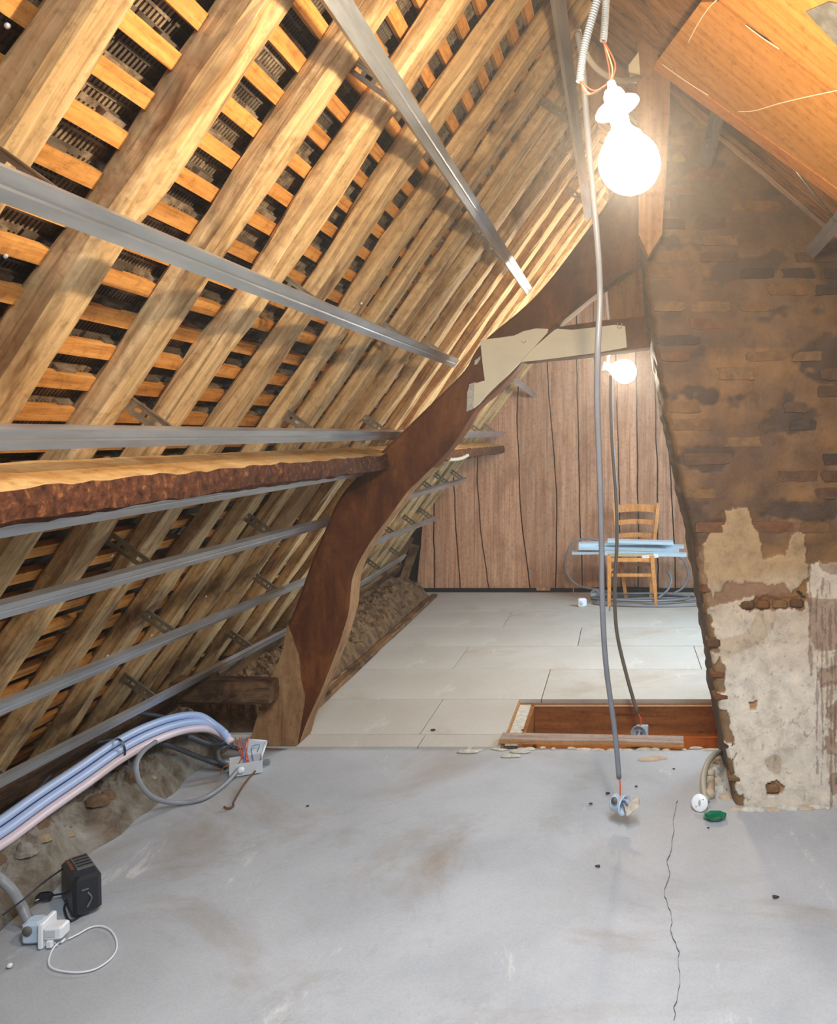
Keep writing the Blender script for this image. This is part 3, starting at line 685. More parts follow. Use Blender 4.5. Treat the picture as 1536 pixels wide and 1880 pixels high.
slab_on_right('edge_batten', [(1205, 112), (1545, 354), (1545, 376), (1200, 128)], M_SHUTEDGE, sp, -0.016, 0.03)
slab_on_right('grey_patch', [(1478, 22), (1520, 4), (1600, 20), (1600, 110), (1536, 84)], M_WORN, sp, -0.016, 0.004)
for pts in ([(1262, 80), (1280, 45), (1300, 15), (1315, 0)], [(1352, 205), (1385, 203), (1430, 190), (1480, 178), (1536, 166)], [(1368, 46), (1400, 70), (1430, 90)], [(1215, 118), (1260, 150), (1300, 175)]):
    P = [onright(x, y, -0.016) for x, y in pts]; tube('plaster_smear', P, 0.0016, M_PLASTER, sp, n=5)

# ---------------------------------------------------------------- chimney
CYF = 3.2
ch = thing('chimney_stack', (0.8, 3.45, 0), 'leaning masonry chimney, sooty brown bricks above and crackled white plaster below', 'chimney')
LE = [(-60, 1176), (430, 1180), (520, 1186), (660, 1205), (780, 1226), (890, 1250), (1010, 1275), (1100, 1290), (1180, 1302), (1283, 1316), (1350, 1327), (1420, 1340), (1485, 1352)]
LEz = sorted([(H-(y-CY)/F*CYF, (x-CX)/F*CYF) for y, x in LE])
C = lambda *a: srgb(*a)[:3]
WHITE_P, TAN_P, BROWN, OCH, DKB = C(206, 194, 176), C(162, 132, 94), C(92, 63, 36), C(132, 94, 50), C(70, 48, 29)
P_TAN = [(1270, 1090), (1285, 1010), (1305, 975), (1330, 960), (1325, 940), (1350, 925), (1372, 930), (1378, 960), (1392, 975), (1398, 1025), (1450, 1012), (1455, 980), (1478, 975), (1484, 1060), (1450, 1090), (1440, 1070), (1330, 1070), (1320, 1105), (1285, 1100)]
P_BAND = [(1335, 1070), (1440, 1070), (1450, 1090), (1400, 1098), (1345, 1105), (1300, 1108), (1290, 1095)]
P_EXP = [(1358, 1117), (1385, 1103), (1400, 1098), (1440, 1100), (1478, 1095), (1478, 1120), (1462, 1124), (1430, 1118), (1395, 1120), (1370, 1125)]
P_RIGHT = [(1484, 1040), (1700, 1000), (1700, 1400), (1540, 1480), (1520, 1440), (1512, 1330), (1500, 1230), (1488, 1150)]
P_PATCH = [(1405, 1440), (1425, 1432), (1440, 1445), (1435, 1458), (1408, 1460)]
P_PATCH2 = [(1375, 1290), (1390, 1287), (1388, 1302), (1378, 1304)]
STRK = [(1486, 1020, 1240, 3.5), (1499, 1080, 1420, 2.2), (1508, 1060, 1440, 2.6), (1516, 1090, 1300, 2), (1524, 1070, 1500, 3), (1533, 1100, 1440, 2.4)]
def tone(x, y, p):
    wx = x+9*N(p, 7, 1)+5*N(p, 19, 2)+5*N(p, 45, 12); wy = y+9*N(p, 7, 3)+5*N(p, 19, 4)+5*N(p, 45, 14)
    n = N(p, 3, 5); n2 = N(p, 8, 6); col = Vector(BROWN).lerp(Vector(OCH), min(1, max(0, 0.40+1.3*n+0.8*n2))); rel = 0.0
    dk = N((p[0]*0.6, 0, p[2]*1.6), 6, 8)+0.30*N(p, 13, 15)+0.18*N(p, 34, 16)
    if dk > 0.22: col = col.lerp(Vector(DKB), min(1, (dk-0.22)*9)); rel = -0.002
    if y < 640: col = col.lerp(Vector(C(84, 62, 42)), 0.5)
    low = wy > 1100+14*N(p, 4, 9) or (inpoly(wx, wy, P_TAN))
    if low:
        col = Vector(TAN_P).lerp(Vector(WHITE_P), min(1, max(0, (y-1060)/170.0+0.5*n)))
        if N(p, 5, 11) > 0.3: col = col.lerp(Vector(C(170, 146, 116)), 0.6)
        rel = 0.006
        if wx < lerpx(LE, y)+16+8*N(p, 9, 3) and N(p, 16, 2) > -0.25: col = Vector(C(124, 94, 62)); rel = -0.003
    if inpoly(wx, wy, P_BAND): col = Vector(C(134, 100, 72)); rel = 0.002
    if inpoly(wx, wy, P_EXP): col = Vector(C(124, 82, 48)); rel = -0.006
    if inpoly(wx, wy, P_RIGHT):
        col = Vector(C(158, 134, 112)) if N((p[0], 0, p[2]*2), 7, 13) > -0.05 else Vector(C(198, 182, 160)); rel = 0.003
    if inpoly(x, y, P_PATCH) or inpoly(x, y, P_PATCH2): col = Vector(C(158, 116, 80)); rel = -0.008
    if 1085 < wy < 1104 and 1462 < wx < 1482 and inpoly(wx, wy, [(1460, 1085), (1472, 1083), (1482, 1100), (1470, 1096)]): col = Vector(C(40, 30, 22)); rel = -0.012
    for sx, a, b, w in STRK:
        if a < y < b and abs(x+6*N((sx, 0, y*.01), 1)-sx) < w*(0.2+1.6*max(0, N((sx, 0, y*.03), 1, 3)+0.25)): col = col.lerp(Vector(C(96, 66, 50)), 0.55)
    if y > 1110 and not inpoly(x, y, P_PATCH):
        q = (p[0]+0.035*N(p, 16, 31), 0, p[2]+0.035*N(p, 16, 32)+0.01*N(p, 60, 33))
        if abs(N(q, 7, 21)) < 0.010 and N(p, 5, 22) > 0.08: col = col*0.62; rel -= 0.002
        if N(p, 55, 23) > 0.52: col = col*0.72
    return col, rel
nx, nz = 215, 470; z0, z1 = -0.02, H+1.33
V = []; Fc = []; cols = []
for j in range(nz+1):
    z = z0+(z1-z0)*j/nz; xl = lerpx(LEz, z)+0.008*N((0, 0, z), 12)+0.005*N((0, 0, z), 31); 
    for i in range(nx+1):
        x = xl+(1.24-xl)*i/nx; zz = min(z, RS(x, 0.13)); p = (x, 0, zz)
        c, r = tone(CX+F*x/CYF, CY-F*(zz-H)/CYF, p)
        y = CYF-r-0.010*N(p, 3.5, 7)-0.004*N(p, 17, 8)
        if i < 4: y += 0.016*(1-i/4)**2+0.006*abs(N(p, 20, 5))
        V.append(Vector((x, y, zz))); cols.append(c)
for j in range(nz):
    for i in range(nx): a = j*(nx+1)+i; Fc.append((a, a+1, a+nx+2, a+nx+1))
base = len(V)                                  # left flank going back
nd = 16
for j in range(nz+1):
    for k in range(1, nd+1):
        f = V[j*(nx+1)]; p = Vector((f.x+0.012*N((0, k*.03, f.z), 14, 2)+0.006*k/nd, f.y+0.5*k/nd, f.z)); V.append(p)
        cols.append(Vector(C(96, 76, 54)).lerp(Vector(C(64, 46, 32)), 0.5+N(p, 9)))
for j in range(nz):
    for k in range(nd):
        a = j*(nx+1) if k == 0 else base+j*nd+k-1; b = base+j*nd+k; c = base+(j+1)*nd+k; d = (j+1)*(nx+1) if k == 0 else base+(j+1)*nd+k-1
        Fc.append((a, d, c, b))
# close right side and back
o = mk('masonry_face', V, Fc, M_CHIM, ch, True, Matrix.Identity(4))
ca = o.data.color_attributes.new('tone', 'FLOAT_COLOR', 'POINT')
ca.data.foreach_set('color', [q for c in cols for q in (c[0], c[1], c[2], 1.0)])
# bricks standing proud in the sooty part
nbk = 0; z = 0.62
while z < H+1.2:
    hgt = random.uniform(0.048, 0.062); x = lerpx(LEz, z+hgt/2)+0.012
    while x < 1.15:
        w = random.uniform(0.10, 0.22); xc = x+w/2; zc = z+hgt/2; ix = CX+F*xc/CYF; iy = CY-F*(zc-H)/CYF
        if zc < RS(xc, 0.05) and ix < 1560 and iy < 985 and not inpoly(ix, iy, P_TAN) and random.random() < 0.48 and nbk < 230:
            m = 10; r0 = []; r1 = []; sd = random.random()*99; pr = random.uniform(0.001, 0.005)
            for k in range(m*2):
                a = 2*math.pi*(k+.5)/(m*2); ca_, sa = math.cos(a), math.sin(a)
                ux = math.copysign(abs(ca_)**0.32, ca_); uz = math.copysign(abs(sa)**0.32, sa); q = 1+0.30*noise.noise(Vector((ca_*1.8, sa*1.8, sd)))
                X = xc+ux*q*(w/2-.006); Z = zc+uz*q*(hgt/2-.004)+0.05*(X-xc)*0.3
                r0.append(Vector((X, CYF+0.012, Z))); r1.append(Vector((xc+(X-xc)*.95, CYF-pr-0.010*N((X, 0, Z), 3.5, 7), zc+(Z-zc)*.86)))
            V2, F2 = ring_solid([r0, r1]); mt = random.choices(BR, (4, 3, 3, 2, 1))[0]
            mk('brick', V2, F2, mt, ch); nbk += 1
        x += w+random.uniform(0.004, 0.02)
    z += hgt+0.010
# broken bricks along the leaning edge
yy = 990
while yy < 1455:
    yy += random.choice([40, 60, 90])
    z = H-(yy-CY)/F*CYF; x = lerpx(LEz, z)
    box('edge_brick', (x+0.016, CYF+0.030+random.uniform(-.002, .008), z), (random.uniform(.035, .060), 0.075, random.uniform(.022, .042)), random.choice(BR), ch, rot=random.uniform(-.12, .12), bev=0.008)
for (x, y, s) in ((1372, 1110, .05), (1400, 1110, .05), (1432, 1110, .055), (1462, 1108, .05), (1418, 1448, .05)):
    p = at(x, y, CYF); box('exposed_stone', (p.x, p.y+0.006, p.z), (s*1.1, 0.03, 0.034), random.choice([BR[0], BR[4], BR[3]]), ch, rot=random.uniform(-.05, .05), bev=0.008)
for i in range(9):                              # crumbs at its foot
    p = fl(1352+i*21+random.uniform(-4, 4), 1483+random.uniform(-2, 4)); crumb('mortar_foot', (p.x, p.y, -0.002), (random.uniform(.012, .04), .014, random.uniform(.006, .014)), M_CRUMB if i % 3 else M_TERRA, ch, i+50)

# ---------------------------------------------------------------- eaves: rubble ridges and timbers
def ridge(name, Y0, Y1, xi, mat, label, seed, hgt=0.17, step=0.013):
    n = int((Y1-Y0)/step); m = 48; V = []; Fc = []
    for i in range(n+1):
        y = Y0+(Y1-Y0)*i/n; xin = xi+0.035*N((0, y, 0), 2.2, seed)+0.02*N((0, y, 0), 8, seed)
        for k in range(m+1):
            t = k/m; x = xin-0.62*t
            z = hgt*(1-math.exp(-t*9))*(1+0.25*N((x, y, 0), 2.5, seed))+0.10*t*t
            z += (0.030*N((x, y, 0), 8, seed)+0.026*abs(N((x, y, 0), 17, seed))+0.020*N((x, y, 0), 33, seed)+0.010*N((x, y, 0), 70, seed))*min(1, t*8+.15)
            e = min(1, min(y-Y0, Y1-y)/0.12+0.0); z = z*math.sqrt(max(0, e)) if seed == 2 else z
            lim = H+(x+1.07+0.23/0.809)*1.376-0.02
            V.append(Vector((x, y, min(z, max(lim, 0.02))-0.004)))
    for i in range(n):
        for k in range(m): a = i*(m+1)+k; Fc.append((a, a+1, a+m+2, a+m+1))
    b = len(V)
    for i in range(n+1):
        V.append(Vector((V[i*(m+1)].x, V[i*(m+1)].y, -0.02)))
    for i in range(n): Fc.append((i*(m+1), (i+1)*(m+1), b+i+1, b+i))
    o = mk(name, V, Fc, mat, None, False, Matrix.Identity(4)); props(o, label, kind='structure')
    for q in range(46 if seed == 1 else 40):
        i = random.randrange(2, n-2); k = random.randrange(2, 20); p = V[i*(m+1)+k]; sz = random.uniform(.018, .05)
        crumb('stone', (p.x, p.y, p.z-0.012), (sz, sz*random.uniform(.6, 1.1), sz*random.uniform(.35, .7)), random.choice(RUBS) if seed == 1 else M_RUBB, o, q*3.1+seed)
    return o
ridge('wall_left', 0.6, 3.80, -1.83, M_RUB, 'rough rubble and mortar kerb along the eaves on the near left', 1)
ridge('wall_left', 4.0, 7.35, -1.70, M_RUBB, 'rounded brown rubble mound along the eaves beyond the curved blade', 2, 0.17)
o = beam('trim_1', (-1.625, 4.1, 0.0), (-1.68, 7.35, 0.0), (0, 0, 1), 0.05, 0.03, M_BOARD, None, seg=20, rough=0.003); props(o, 'long brown edging strip at the foot of the far mound', kind='structure')
o = beam('sole_beam', at(322, 1268, 3.72), at(503, 1266, 3.72), (0, 0, 1), 0.12, 0.10, M_BOARD, None, seg=12, rough=0.010); props(o, 'short squared timber running level from the eaves to the foot of the curved blade', 'beam')
o.matrix_basis = Matrix.Translation(Vector((0, 0, -0.05))) @ o.matrix_basis
o = beam('wall_plate', (-2.02, 0.7, 0.24), (-2.02, 3.8, 0.24), NV, 0.14, 0.05, M_BOARD, None, seg=30, rough=0.012); props(o, 'rough dusty timber plate along the rafter feet, near left', 'beam')
o = beam('wall_plate', (-2.0, 4.0, 0.24), (-2.0, 7.4, 0.24), NV, 0.14, 0.05, M_BOARD, None, seg=30, rough=0.012); props(o, 'rough timber plate along the rafter feet beyond the curved blade', 'beam')

# ---------------------------------------------------------------- lamps
def bulb(p, r, mat, t, ax=Vector((0, 0, 1))):
    M = Matrix.Translation(p) @ ax.to_track_quat('Z', 'Y').to_matrix().to_4x4()
    prof = [(0.002, -r)]+[(r*math.cos(a), r*math.sin(a)) for a in [(-80+k*12)*math.pi/180 for k in range(12)]]+[(r*0.60, r*0.90), (r*0.36, r*1.12), (r*0.27, r*1.32)]
    lathe('bulb', prof, M, mat, t, 24); return M
LY = 1.55
lamp = thing('hanging_bulb', at(1150, 300, LY), 'large glowing bulb in a white flanged lampholder hanging from corrugated conduits', 'lamp')
ax = (at(1130, 190, LY)-at(1156, 305, LY)).normalized()
bp = at(1155, 300, LY); bulb(bp, R1, M_BULB1, lamp, ax)
pl_ = bpy.data.lights.new('filament', 'POINT'); pl_.energy = 0.8*BULB1_W; pl_.color = (1.0, 0.80, 0.55); pl_.shadow_soft_size = 0.02
po = bpy.data.objects.new('filament', pl_); COL.objects.link(po); po.location = bp
bx_ = Matrix.Translation(bp+ax*(R1*1.25)) @ ax.to_track_quat('Z', 'Y').to_matrix().to_4x4()
lh = lathe('lampholder', [(0.014, -0.004), (0.018, 0.0), (0.018, 0.030), (0.022, 0.034), (0.022, 0.058), (0.017, 0.068), (0.010, 0.072), (0.008, 0.085), (0.002, 0.087)], bx_, M_WHITE, lamp, 20)
fl_ax = (ax+Vector((-0.22, 0.0, 0))).normalized()
fM = Matrix.Translation(bp+ax*(R1*1.25+0.036)) @ fl_ax.to_track_quat('Z', 'Y').to_matrix().to_4x4()
lathe('flange', [(0.016, 0.004), (0.040, 0.004), (0.045, 0.0), (0.046, -0.004), (0.044, -0.006), (0.016, -0.004)], fM, M_WHITE, lh, 28)
top = bp+ax*(R1*1.25+0.085)
def wires(name, a, b, c, mats, parent, r=0.0016, spread=0.006):
    for k, m in enumerate(mats):
        off = Vector(((k-1)*spread, (k % 2)*spread, (k-1)*spread*0.6)); tube(name, [a, b+off, c+off*0.3], r, m, parent, n=6)
c1 = tube('corrugated_conduit', [at(1112, -60, 1.51), at(1096, 0, 1.53), at(1074, 80, 1.55), at(1066, 130, 1.55), at(1064, 150, 1.55)], 0.0080, M_GREYC, None, 12, 8, ribs=0.0045)
props(c1, 'longer corrugated grey conduit ending left of the large bulb', 'conduit')
c2 = tube('corrugated_conduit', [at(1116, -60, 1.61), at(1112, 0, 1.61), at(1110, 40, 1.61), at(1107, 76, 1.61)], 0.0078, M_GREYC, None, 12, 8, ribs=0.0045)
props(c2, 'shorter corrugated grey conduit with wires dropping straight to the large lampholder', 'conduit')
wires('wire', at(1064, 148, 1.55), at(1085, 170, 1.55), top, [M_RED, M_YG, M_RED], lamp)
wires('wire', at(1107, 74, 1.61), at(1123, 120, 1.58), top, [M_RED, M_YG, M_RED], lamp)
L2 = 4.9
lamp2 = thing('far_bulb', at(1145, 680, L2), 'smaller glowing bulb hanging under the collar in front of the far gable', 'lamp')
ax2 = Vector((-0.95, 0, 0.25)).normalized(); bp2 = at(1146, 682, L2); bulb(bp2, R2, M_BULB2, lamp2, ax2)
M2 = Matrix.Translation(bp2+ax2*(R2*1.35)) @ ax2.to_track_quat('Z', 'Y').to_matrix().to_4x4()
lathe('lampholder', [(0.017, 0), (0.02, 0.004), (0.02, 0.022), (0.026, 0.024), (0.026, 0.040), (0.016, 0.046), (0.002, 0.047)], M2, M_PALE, lamp2, 16)
tube('stem', [at(1115, 672, L2), at(1116, 655, L2), at(1119, 640, L2), at(1119, 560, L2)], 0.0095, M_WHITE, lamp2, 10)
# hanging cables
cab = thing('hanging_cable', fl(1137, 1478, 0), 'long grey cable hanging from the ridge beside the large bulb down to the front floor', 'cable')
pts = [(1060, 60, 2.35), (1068, 110, 2.35), (1075, 200, 2.4), (1085, 320, 2.42), (1096, 440, 2.45), (1101, 540, 2.5), (1097, 640, 2.5), (1096, 740, 2.55), (1100, 860, 2.62), (1104, 1000, 2.7), (1105, 1100, 2.76), (1112, 1220, 2.85), (1128, 1340, 2.95), (1136, 1428, 3.0)]
tube('cable', [at(*p) for p in pts], 0.0095, M_GREYCAB, cab, 10)
sx = at(1138, 1476, 3.02)
tube('wire', [at(1136, 1426, 3.0), at(1138, 1440, 3.0), at(1138, 1462, 3.02)], 0.003, M_RED, cab, 6)
sM = Matrix.Translation(sx) @ Vector((0.80, -0.55, -0.05)).to_track_quat('Z', 'Y').to_matrix().to_4x4()
sk = thing('dangling_flush_box', sx, 'small round flush box with torn card at the end of the long grey cable', 'socket box')
lathe('cup', [(0.004, -0.030), (0.029, -0.030), (0.032, -0.024), (0.034, 0.014), (0.037, 0.016), (0.037, 0.020), (0.031, 0.020), (0.029, -0.022), (0.003, -0.024)], sM, M_PALE, sk, 20)
lathe('knockout', [(0.013, 0.001), (0.013, -0.002), (0.001, -0.002)], Matrix.Translation(at(1127, 1470, 2.985)) @ Vector((-0.55, -0.8, 0.1)).to_track_quat('Z', 'Y').to_matrix().to_4x4(), M_WORN, sk, 16)
a = at(1150, 1478, 3.0); V = [at(1143, 1468, 3.0), at(1155, 1474, 2.98), at(1166, 1464, 2.98), at(1172, 1468, 2.98), at(1174, 1480, 2.97), at(1160, 1492, 2.96), at(1150, 1499, 2.96), at(1147, 1488, 2.99)]
V, Fc = ring_solid([V, [v+Vector((0.002, 0.006, 0.002)) for v in V]]); mk('torn_card', V, Fc, M_CARD, sk)
tube('wire', [sx, at(1146, 1470, 2.98), at(1152, 1478, 2.97)], 0.003, M_BLUEW, sk, 6)
cab2 = thing('hanging_cable', at(1140, 1000, 4.3), 'olive-grey cable dropping from the far bulb into the floor hatch', 'cable')
pts = [(1121, 690, 4.38), (1121, 740, 4.36), (1124, 820, 4.34), (1131, 920, 4.32), (1132, 1000, 4.3), (1128, 1080, 4.28), (1132, 1160, 4.26), (1150, 1240, 4.22), (1170, 1310, 4.18)]
tube('cable', [at(*p) for p in pts], 0.0098, M_OLIVE, cab2, 10)
tube('wire', [at(1170, 1308, 4.18), at(1176, 1320, 4.17), at(1176, 1334, 4.16)], 0.003, M_RED, cab2, 6)
s2 = at(1172, 1346, 4.14); sk2 = thing('dangling_clear_box', s2, 'round clear flush box hanging in the mouth of the floor hatch', 'socket box')
sM = Matrix.Translation(s2) @ Vector((-0.15, -1, 0.15)).to_track_quat('Z', 'Y').to_matrix().to_4x4()
lathe('cup', [(0.004, -0.032), (0.034, -0.032), (0.038, 0.010), (0.041, 0.012), (0.040, 0.016), (0.033, 0.014), (0.030, -0.02), (0.003, -0.024)], sM, M_CLEAR, sk2, 20)
for k in range(4):
    a = k*math.pi/2+.5; p = s2+Vector((0.016*math.cos(a), -0.018, 0.016*math.sin(a))); box('terminal', p, (0.012, 0.010, 0.012), M_WORN, sk2, rot=a, bev=.002)
box('back_plate', s2+Vector((0.02, 0.045, -0.012)), (0.06, 0.012, 0.08), M_PALE, sk2, bev=.004)
o = tube('grey_conduit', [at(1060, 55, 2.35), at(1068, 84, 2.4), at(1090, 120, 2.5), at(1120, 142, 2.62), at(1145, 148, 2.75), at(1172, 144, 2.9)], 0.010, M_GREYC, None, 10); props(o, 'smooth grey conduit curving right from the ridge to the pale timber block', 'conduit')
o = prism('pale_block', pxz([(1153, 120), (1172, 95), (1175, 142), (1155, 138)], 2.93), 2.93, 2.99, M_PLASTER); props(o, 'small pale wedge block beside the ridge post', 'block')
o = tube('hanging_rod', [at(1112, 505, 4.0), at(1113, 540, 4.0), at(1117, 590, 4.0)], 0.007, M_WHITE, None, 8); props(o, 'short white rod in front of the king post above the cream strip', 'rod')

# ---------------------------------------------------------------- far end: chair, metal profiles, coil
chair = thing('dining_chair', (0.10, 7.1, 0), 'light wooden ladder-back chair with rush seat before the far gable', 'chair')
fy, by = 6.95, 7.30
def leg(name, p, q, w=0.034):
    p = Vector(p); q = Vector(q); rings = []
    for k in range(7):
        t = k/6; c = p.lerp(q, t); ww = w*(0.82+0.22*min(1, t*2)) if q.z > .6 else w*(0.8+0.25*t)
        rings.append([c+Vector((sx_*ww/2, sy_*ww/2, 0)) for sx_, sy_ in ((-1, -1), (1, -1), (1, 1), (-1, 1))])
    V, Fc = ring_solid(rings); return mk(name, V, Fc, M_CHAIR, chair)
leg('leg', (-0.103, fy, 0), (-0.10, fy, 0.435)); leg('leg', (0.300, fy, 0), (0.262, fy, 0.435))
def post(x0, x1, x2):
    P = catmull([Vector((x0, by-0.02, 0)), Vector((x1, by, 0.42)), Vector(((x1+x2)/2, by+0.02, 0.62)), Vector((x2, by+0.07, 0.845))], 6)
    V, Fc = ring_solid([[c+Vector((a*0.015, b*0.013, 0)) for a, b in ((-1, -1), (1, -1), (1, 1), (-1, 1))] for c in P]); mk('back_post', V, Fc, M_CHAIR, chair)
post(0.045, -0.02, -0.062); post(0.265, 0.285, 0.335)
def slat(za, zb, y, x0, x1, arch):
    r = []
    for k in range(11):
        t = k/10; x = x0+(x1-x0)*t; e = arch*math.sin(math.pi*t); yy = y+0.028*math.sin(math.pi*t)
        r.append([Vector((x, yy-.008, za+e*.9)), Vector((x, yy+.008, za+e*.9)), Vector((x, yy+.008, zb+e*.6)), Vector((x, yy-.008, zb+e*.6))])
    V, Fc = ring_solid(r); mk('back_slat', V, Fc, M_CHAIR, chair)
slat(0.755, 0.825, by+.06, -0.055, 0.33, 0.014); slat(0.645, 0.69, by+.04, -0.045, 0.315, 0.014); slat(0.53, 0.572, by+.02, -0.035, 0.30, 0.014)
V, Fc = ring_solid([[Vector((-0.10, fy-.01, z)), Vector((0.275, fy-.01, z)), Vector((0.285, by, z)), Vector((-0.02, by, z))] for z in (0.425, 0.448)]); mk('seat', V, Fc, M_RUSH, chair, label='woven rush seat')
for (p, q, s) in (((-.08, fy, .395), (.25, fy, .395), .032), ((-.08, fy, .265), (.26, fy, .265), .026), ((-.10, fy, .30), (0.02, by, .30), .02), ((.275, fy, .30), (.27, by, .30), .02), ((.04, by, .3), (.265, by, .3), .022)):
    p = Vector(p); q = Vector(q); M = frame(p, q, (0, 0, 1)); flatbar('stretcher', M, (q-p).length, 0.016, s, M_CHAIR, chair, -s/2)
prof = [((1062, 996), (1235, 993), 0.015), ((1066, 1000), (1237, 998), .03), ((1062, 1003), (1246, 1007), 0), ((1050, 1012), (1210, 1009), .02), ((1115, 990), (1232, 994), -.02), ((1110, 1013), (1260, 1016), -.04), ((1075, 1008), (1228, 1011), .05), ((1178, 1018), (1208, 1017), -.05), ((1150, 999), (1255, 1001), .06)]
labs = ['pale blue steel profile, topmost long one of the bundle on the chair', 'second steel profile from the top in the bundle on the chair', 'long steel profile in the middle of the bundle on the chair', 'steel profile reaching furthest left of the chair bundle', 'short wide pale profile lying on top of the chair bundle', 'front bottom steel profile reaching furthest right on the chair', 'steel profile low behind the front one in the chair bundle', 'short white offcut lying at the front of the chair seat', 'grey steel profile at the right rear of the chair bundle']
for (p, q, dy), lb in zip(prof, labs):
    A = at(p[0], p[1], 7.06+dy*2); B = at(q[0], q[1], 7.06+dy*2)
    t = thing('steel_profile', A.lerp(B, .5), lb, 'metal profile', 'steel profiles on the chair')
    channel('channel', A, B, (0, 0.25, -1), 0.045, 0.024, M_TIN if 'white' not in lb else M_WHITE, t)
coil = thing('cable_coil', fl(1180, 1100), 'loops of grey conduit coiled on the floor under and beside the chair', 'cable')
for k, (cx, rx, ry) in enumerate(((1180, .45, .10), (1190, .50, .13), (1172, .42, .16), (1200, .52, .17))):
    c = fl(cx, 1099+k*1.5, 0.011+0.003*k); P = []
    for q in range(25):
        a = 2*math.pi*q/24+k; P.append(Vector((c.x+rx*math.cos(a)*(1+.05*math.sin(3*a+k)), c.y+ry*math.sin(a), 0.011+0.017*(k % 3)+0.004*math.sin(2*a))))
    tube('loop', P, 0.0095, M_GREYCAB, coil, 7, 2)
tube('loop', [at(1098, 992, 7.3), at(1075, 988, 7.3), at(1050, 1000, 7.3), at(1038, 1025, 7.3), at(1042, 1055, 7.3), at(1062, 1075, 7.3), at(1100, 1083, 7.25), at(1125, 1088, 7.2)], 0.009, M_GREYCAB, coil, 8)
tube('loop', [at(1235, 1016, 7.4), at(1255, 1030, 7.4), at(1263, 1055, 7.4), at(1254, 1078, 7.35), at(1235, 1090, 7.3)], 0.009, M_GREYCAB, coil, 8)
tube('loop', [at(1224, 1048, 7.25), at(1232, 1062, 7.25), at(1226, 1082, 7.2), at(1208, 1098, 7.1)], 0.011, M_GREYCAB, coil, 8)
wb2 = thing('surface_socket', fl(1068, 1108), 'small white square surface box lying left of the chair', 'socket box')
c = fl(1068, 1106, 0.036); box('housing', c, (0.075, 0.05, 0.072), M_WHITE, wb2, rot=0.25, bev=0.010)
lathe('dial', [(0.018, 0), (0.020, 0.004), (0.012, 0.007), (0.001, 0.007)], Matrix.Translation(c+Vector((-0.008, -0.026, 0))) @ Vector((-0.2, -1, 0)).to_track_quat('Z', 'Y').to_matrix().to_4x4(), M_PALE, wb2, 16)
tube('wire', [fl(1058, 1098, .05), at(1052, 1085, 7.0), at(1054, 1075, 7.1)], 0.003, M_COPPER, wb2, 6)
rb = thing('round_clear_box', fl(1092, 1098), 'round clear junction box lying among the loops left of the chair', 'socket box')
lathe('cup', [(0.004, -0.03), (0.034, -0.03), (0.040, 0.0), (0.042, 0.014), (0.034, 0.014), (0.030, -0.02), (0.003, -0.02)], Matrix.Translation(fl(1092, 1091, 0.045)) @ Vector((0.1, -1, 0.25)).to_track_quat('Z', 'Y').to_matrix().to_4x4(), M_CLEAR, rb, 18)

# ---------------------------------------------------------------- near left: pipes, junction box, cables
def pa(x, y, X): Y = F*abs(X)/(CX-x); return at(x, y, Y)
path = [pa(-60, 1580, -1.98), pa(0, 1545, -1.96), pa(75, 1490, -1.95), pa(150, 1438, -1.94), pa(215, 1392, -1.92), pa(270, 1362, -1.89), pa(325, 1342, -1.85), pa(370, 1338, -1.80), pa(400, 1347, -1.74), pa(418, 1362, -1.69)]
for k, (dx, dz, m, lb) in enumerate(((-0.014, 0.056, M_PIPEB, 'pale blue pipe, upper one of the three bundled along the eaves'), (0.020, 0.000, M_PIPEP, 'pale pinkish pipe, lower front one of the three bundled along the eaves'), (0.004, 0.028, M_PIPEB, 'pale blue pipe, middle one of the three bundled along the eaves'))):
    n = len(path); P = [p+Vector((dx*(1 if i < n-2 else .7), 0, dz*(1 if i < n-2 else .6))) for i, p in enumerate(path)]
    o = tube('flexible_pipe', P, 0.0155, m, None, 14, 8); props(o, lb, 'pipe', 'pipes along the eaves')
o = thing('cable_tie', pa(203, 1395, -1.92), 'black tie strapped round the three pale pipes', 'cable tie')
c = path[4]+Vector((0.003, 0, 0.028)); d = (path[5]-path[3]).normalized(); Mq = Matrix.Translation(c+Vector((0, 0, 0))) @ d.to_track_quat('Z', 'Y').to_matrix().to_4x4()
V, Fc = ring_solid([[Vector((0.030*math.cos(a), 0.048*math.sin(a), z)) for a in [2*math.pi*k/20 for k in range(20)]] for z in (-0.006, 0.006)], False); mk('band', V, Fc, M_BLACK, o, True, Mq)
def cable(name, pts, r, mat, label, cat='cable'):
    o = tube(name, pts, r, mat, None, 8, 8); props(o, label, cat); return o
cable('black_cable', [pa(-30, 1545, -2.02), pa(40, 1485, -2.02), pa(85, 1430, -2.03), pa(115, 1393, -2.03), pa(170, 1366, -2.0), pa(235, 1358, -1.95), pa(300, 1366, -1.88), pa(360, 1388, -1.79), pa(415, 1410, -1.70)], 0.010, M_BLKCAB, 'black cable looping over the rubble kerb behind the pale pipes into the junction box')
cable('blue_grey_cable', [pa(-30, 1515, -2.06), pa(40, 1460, -2.06), pa(100, 1418, -2.06), pa(170, 1385, -2.03), pa(230, 1374, -1.98)], 0.009, M_STEEL, 'thin blue-grey cable running behind the pale pipes along the kerb')
cable('black_cable', [pa(228, 1310, -1.93), pa(262, 1310, -1.92), pa(320, 1322, -1.88), pa(370, 1345, -1.82), pa(410, 1366, -1.74), pa(440, 1376, -1.68)], 0.009, M_BLKCAB, 'black cable leaving the lowest near rail and passing over the pale pipes')
cable('black_cable', [pa(345, 1352, -1.80), pa(385, 1366, -1.75), pa(425, 1362, -1.70)], 0.011, M_BLKCAB, 'short thick black sheath emerging under the bend of the pale pipes')
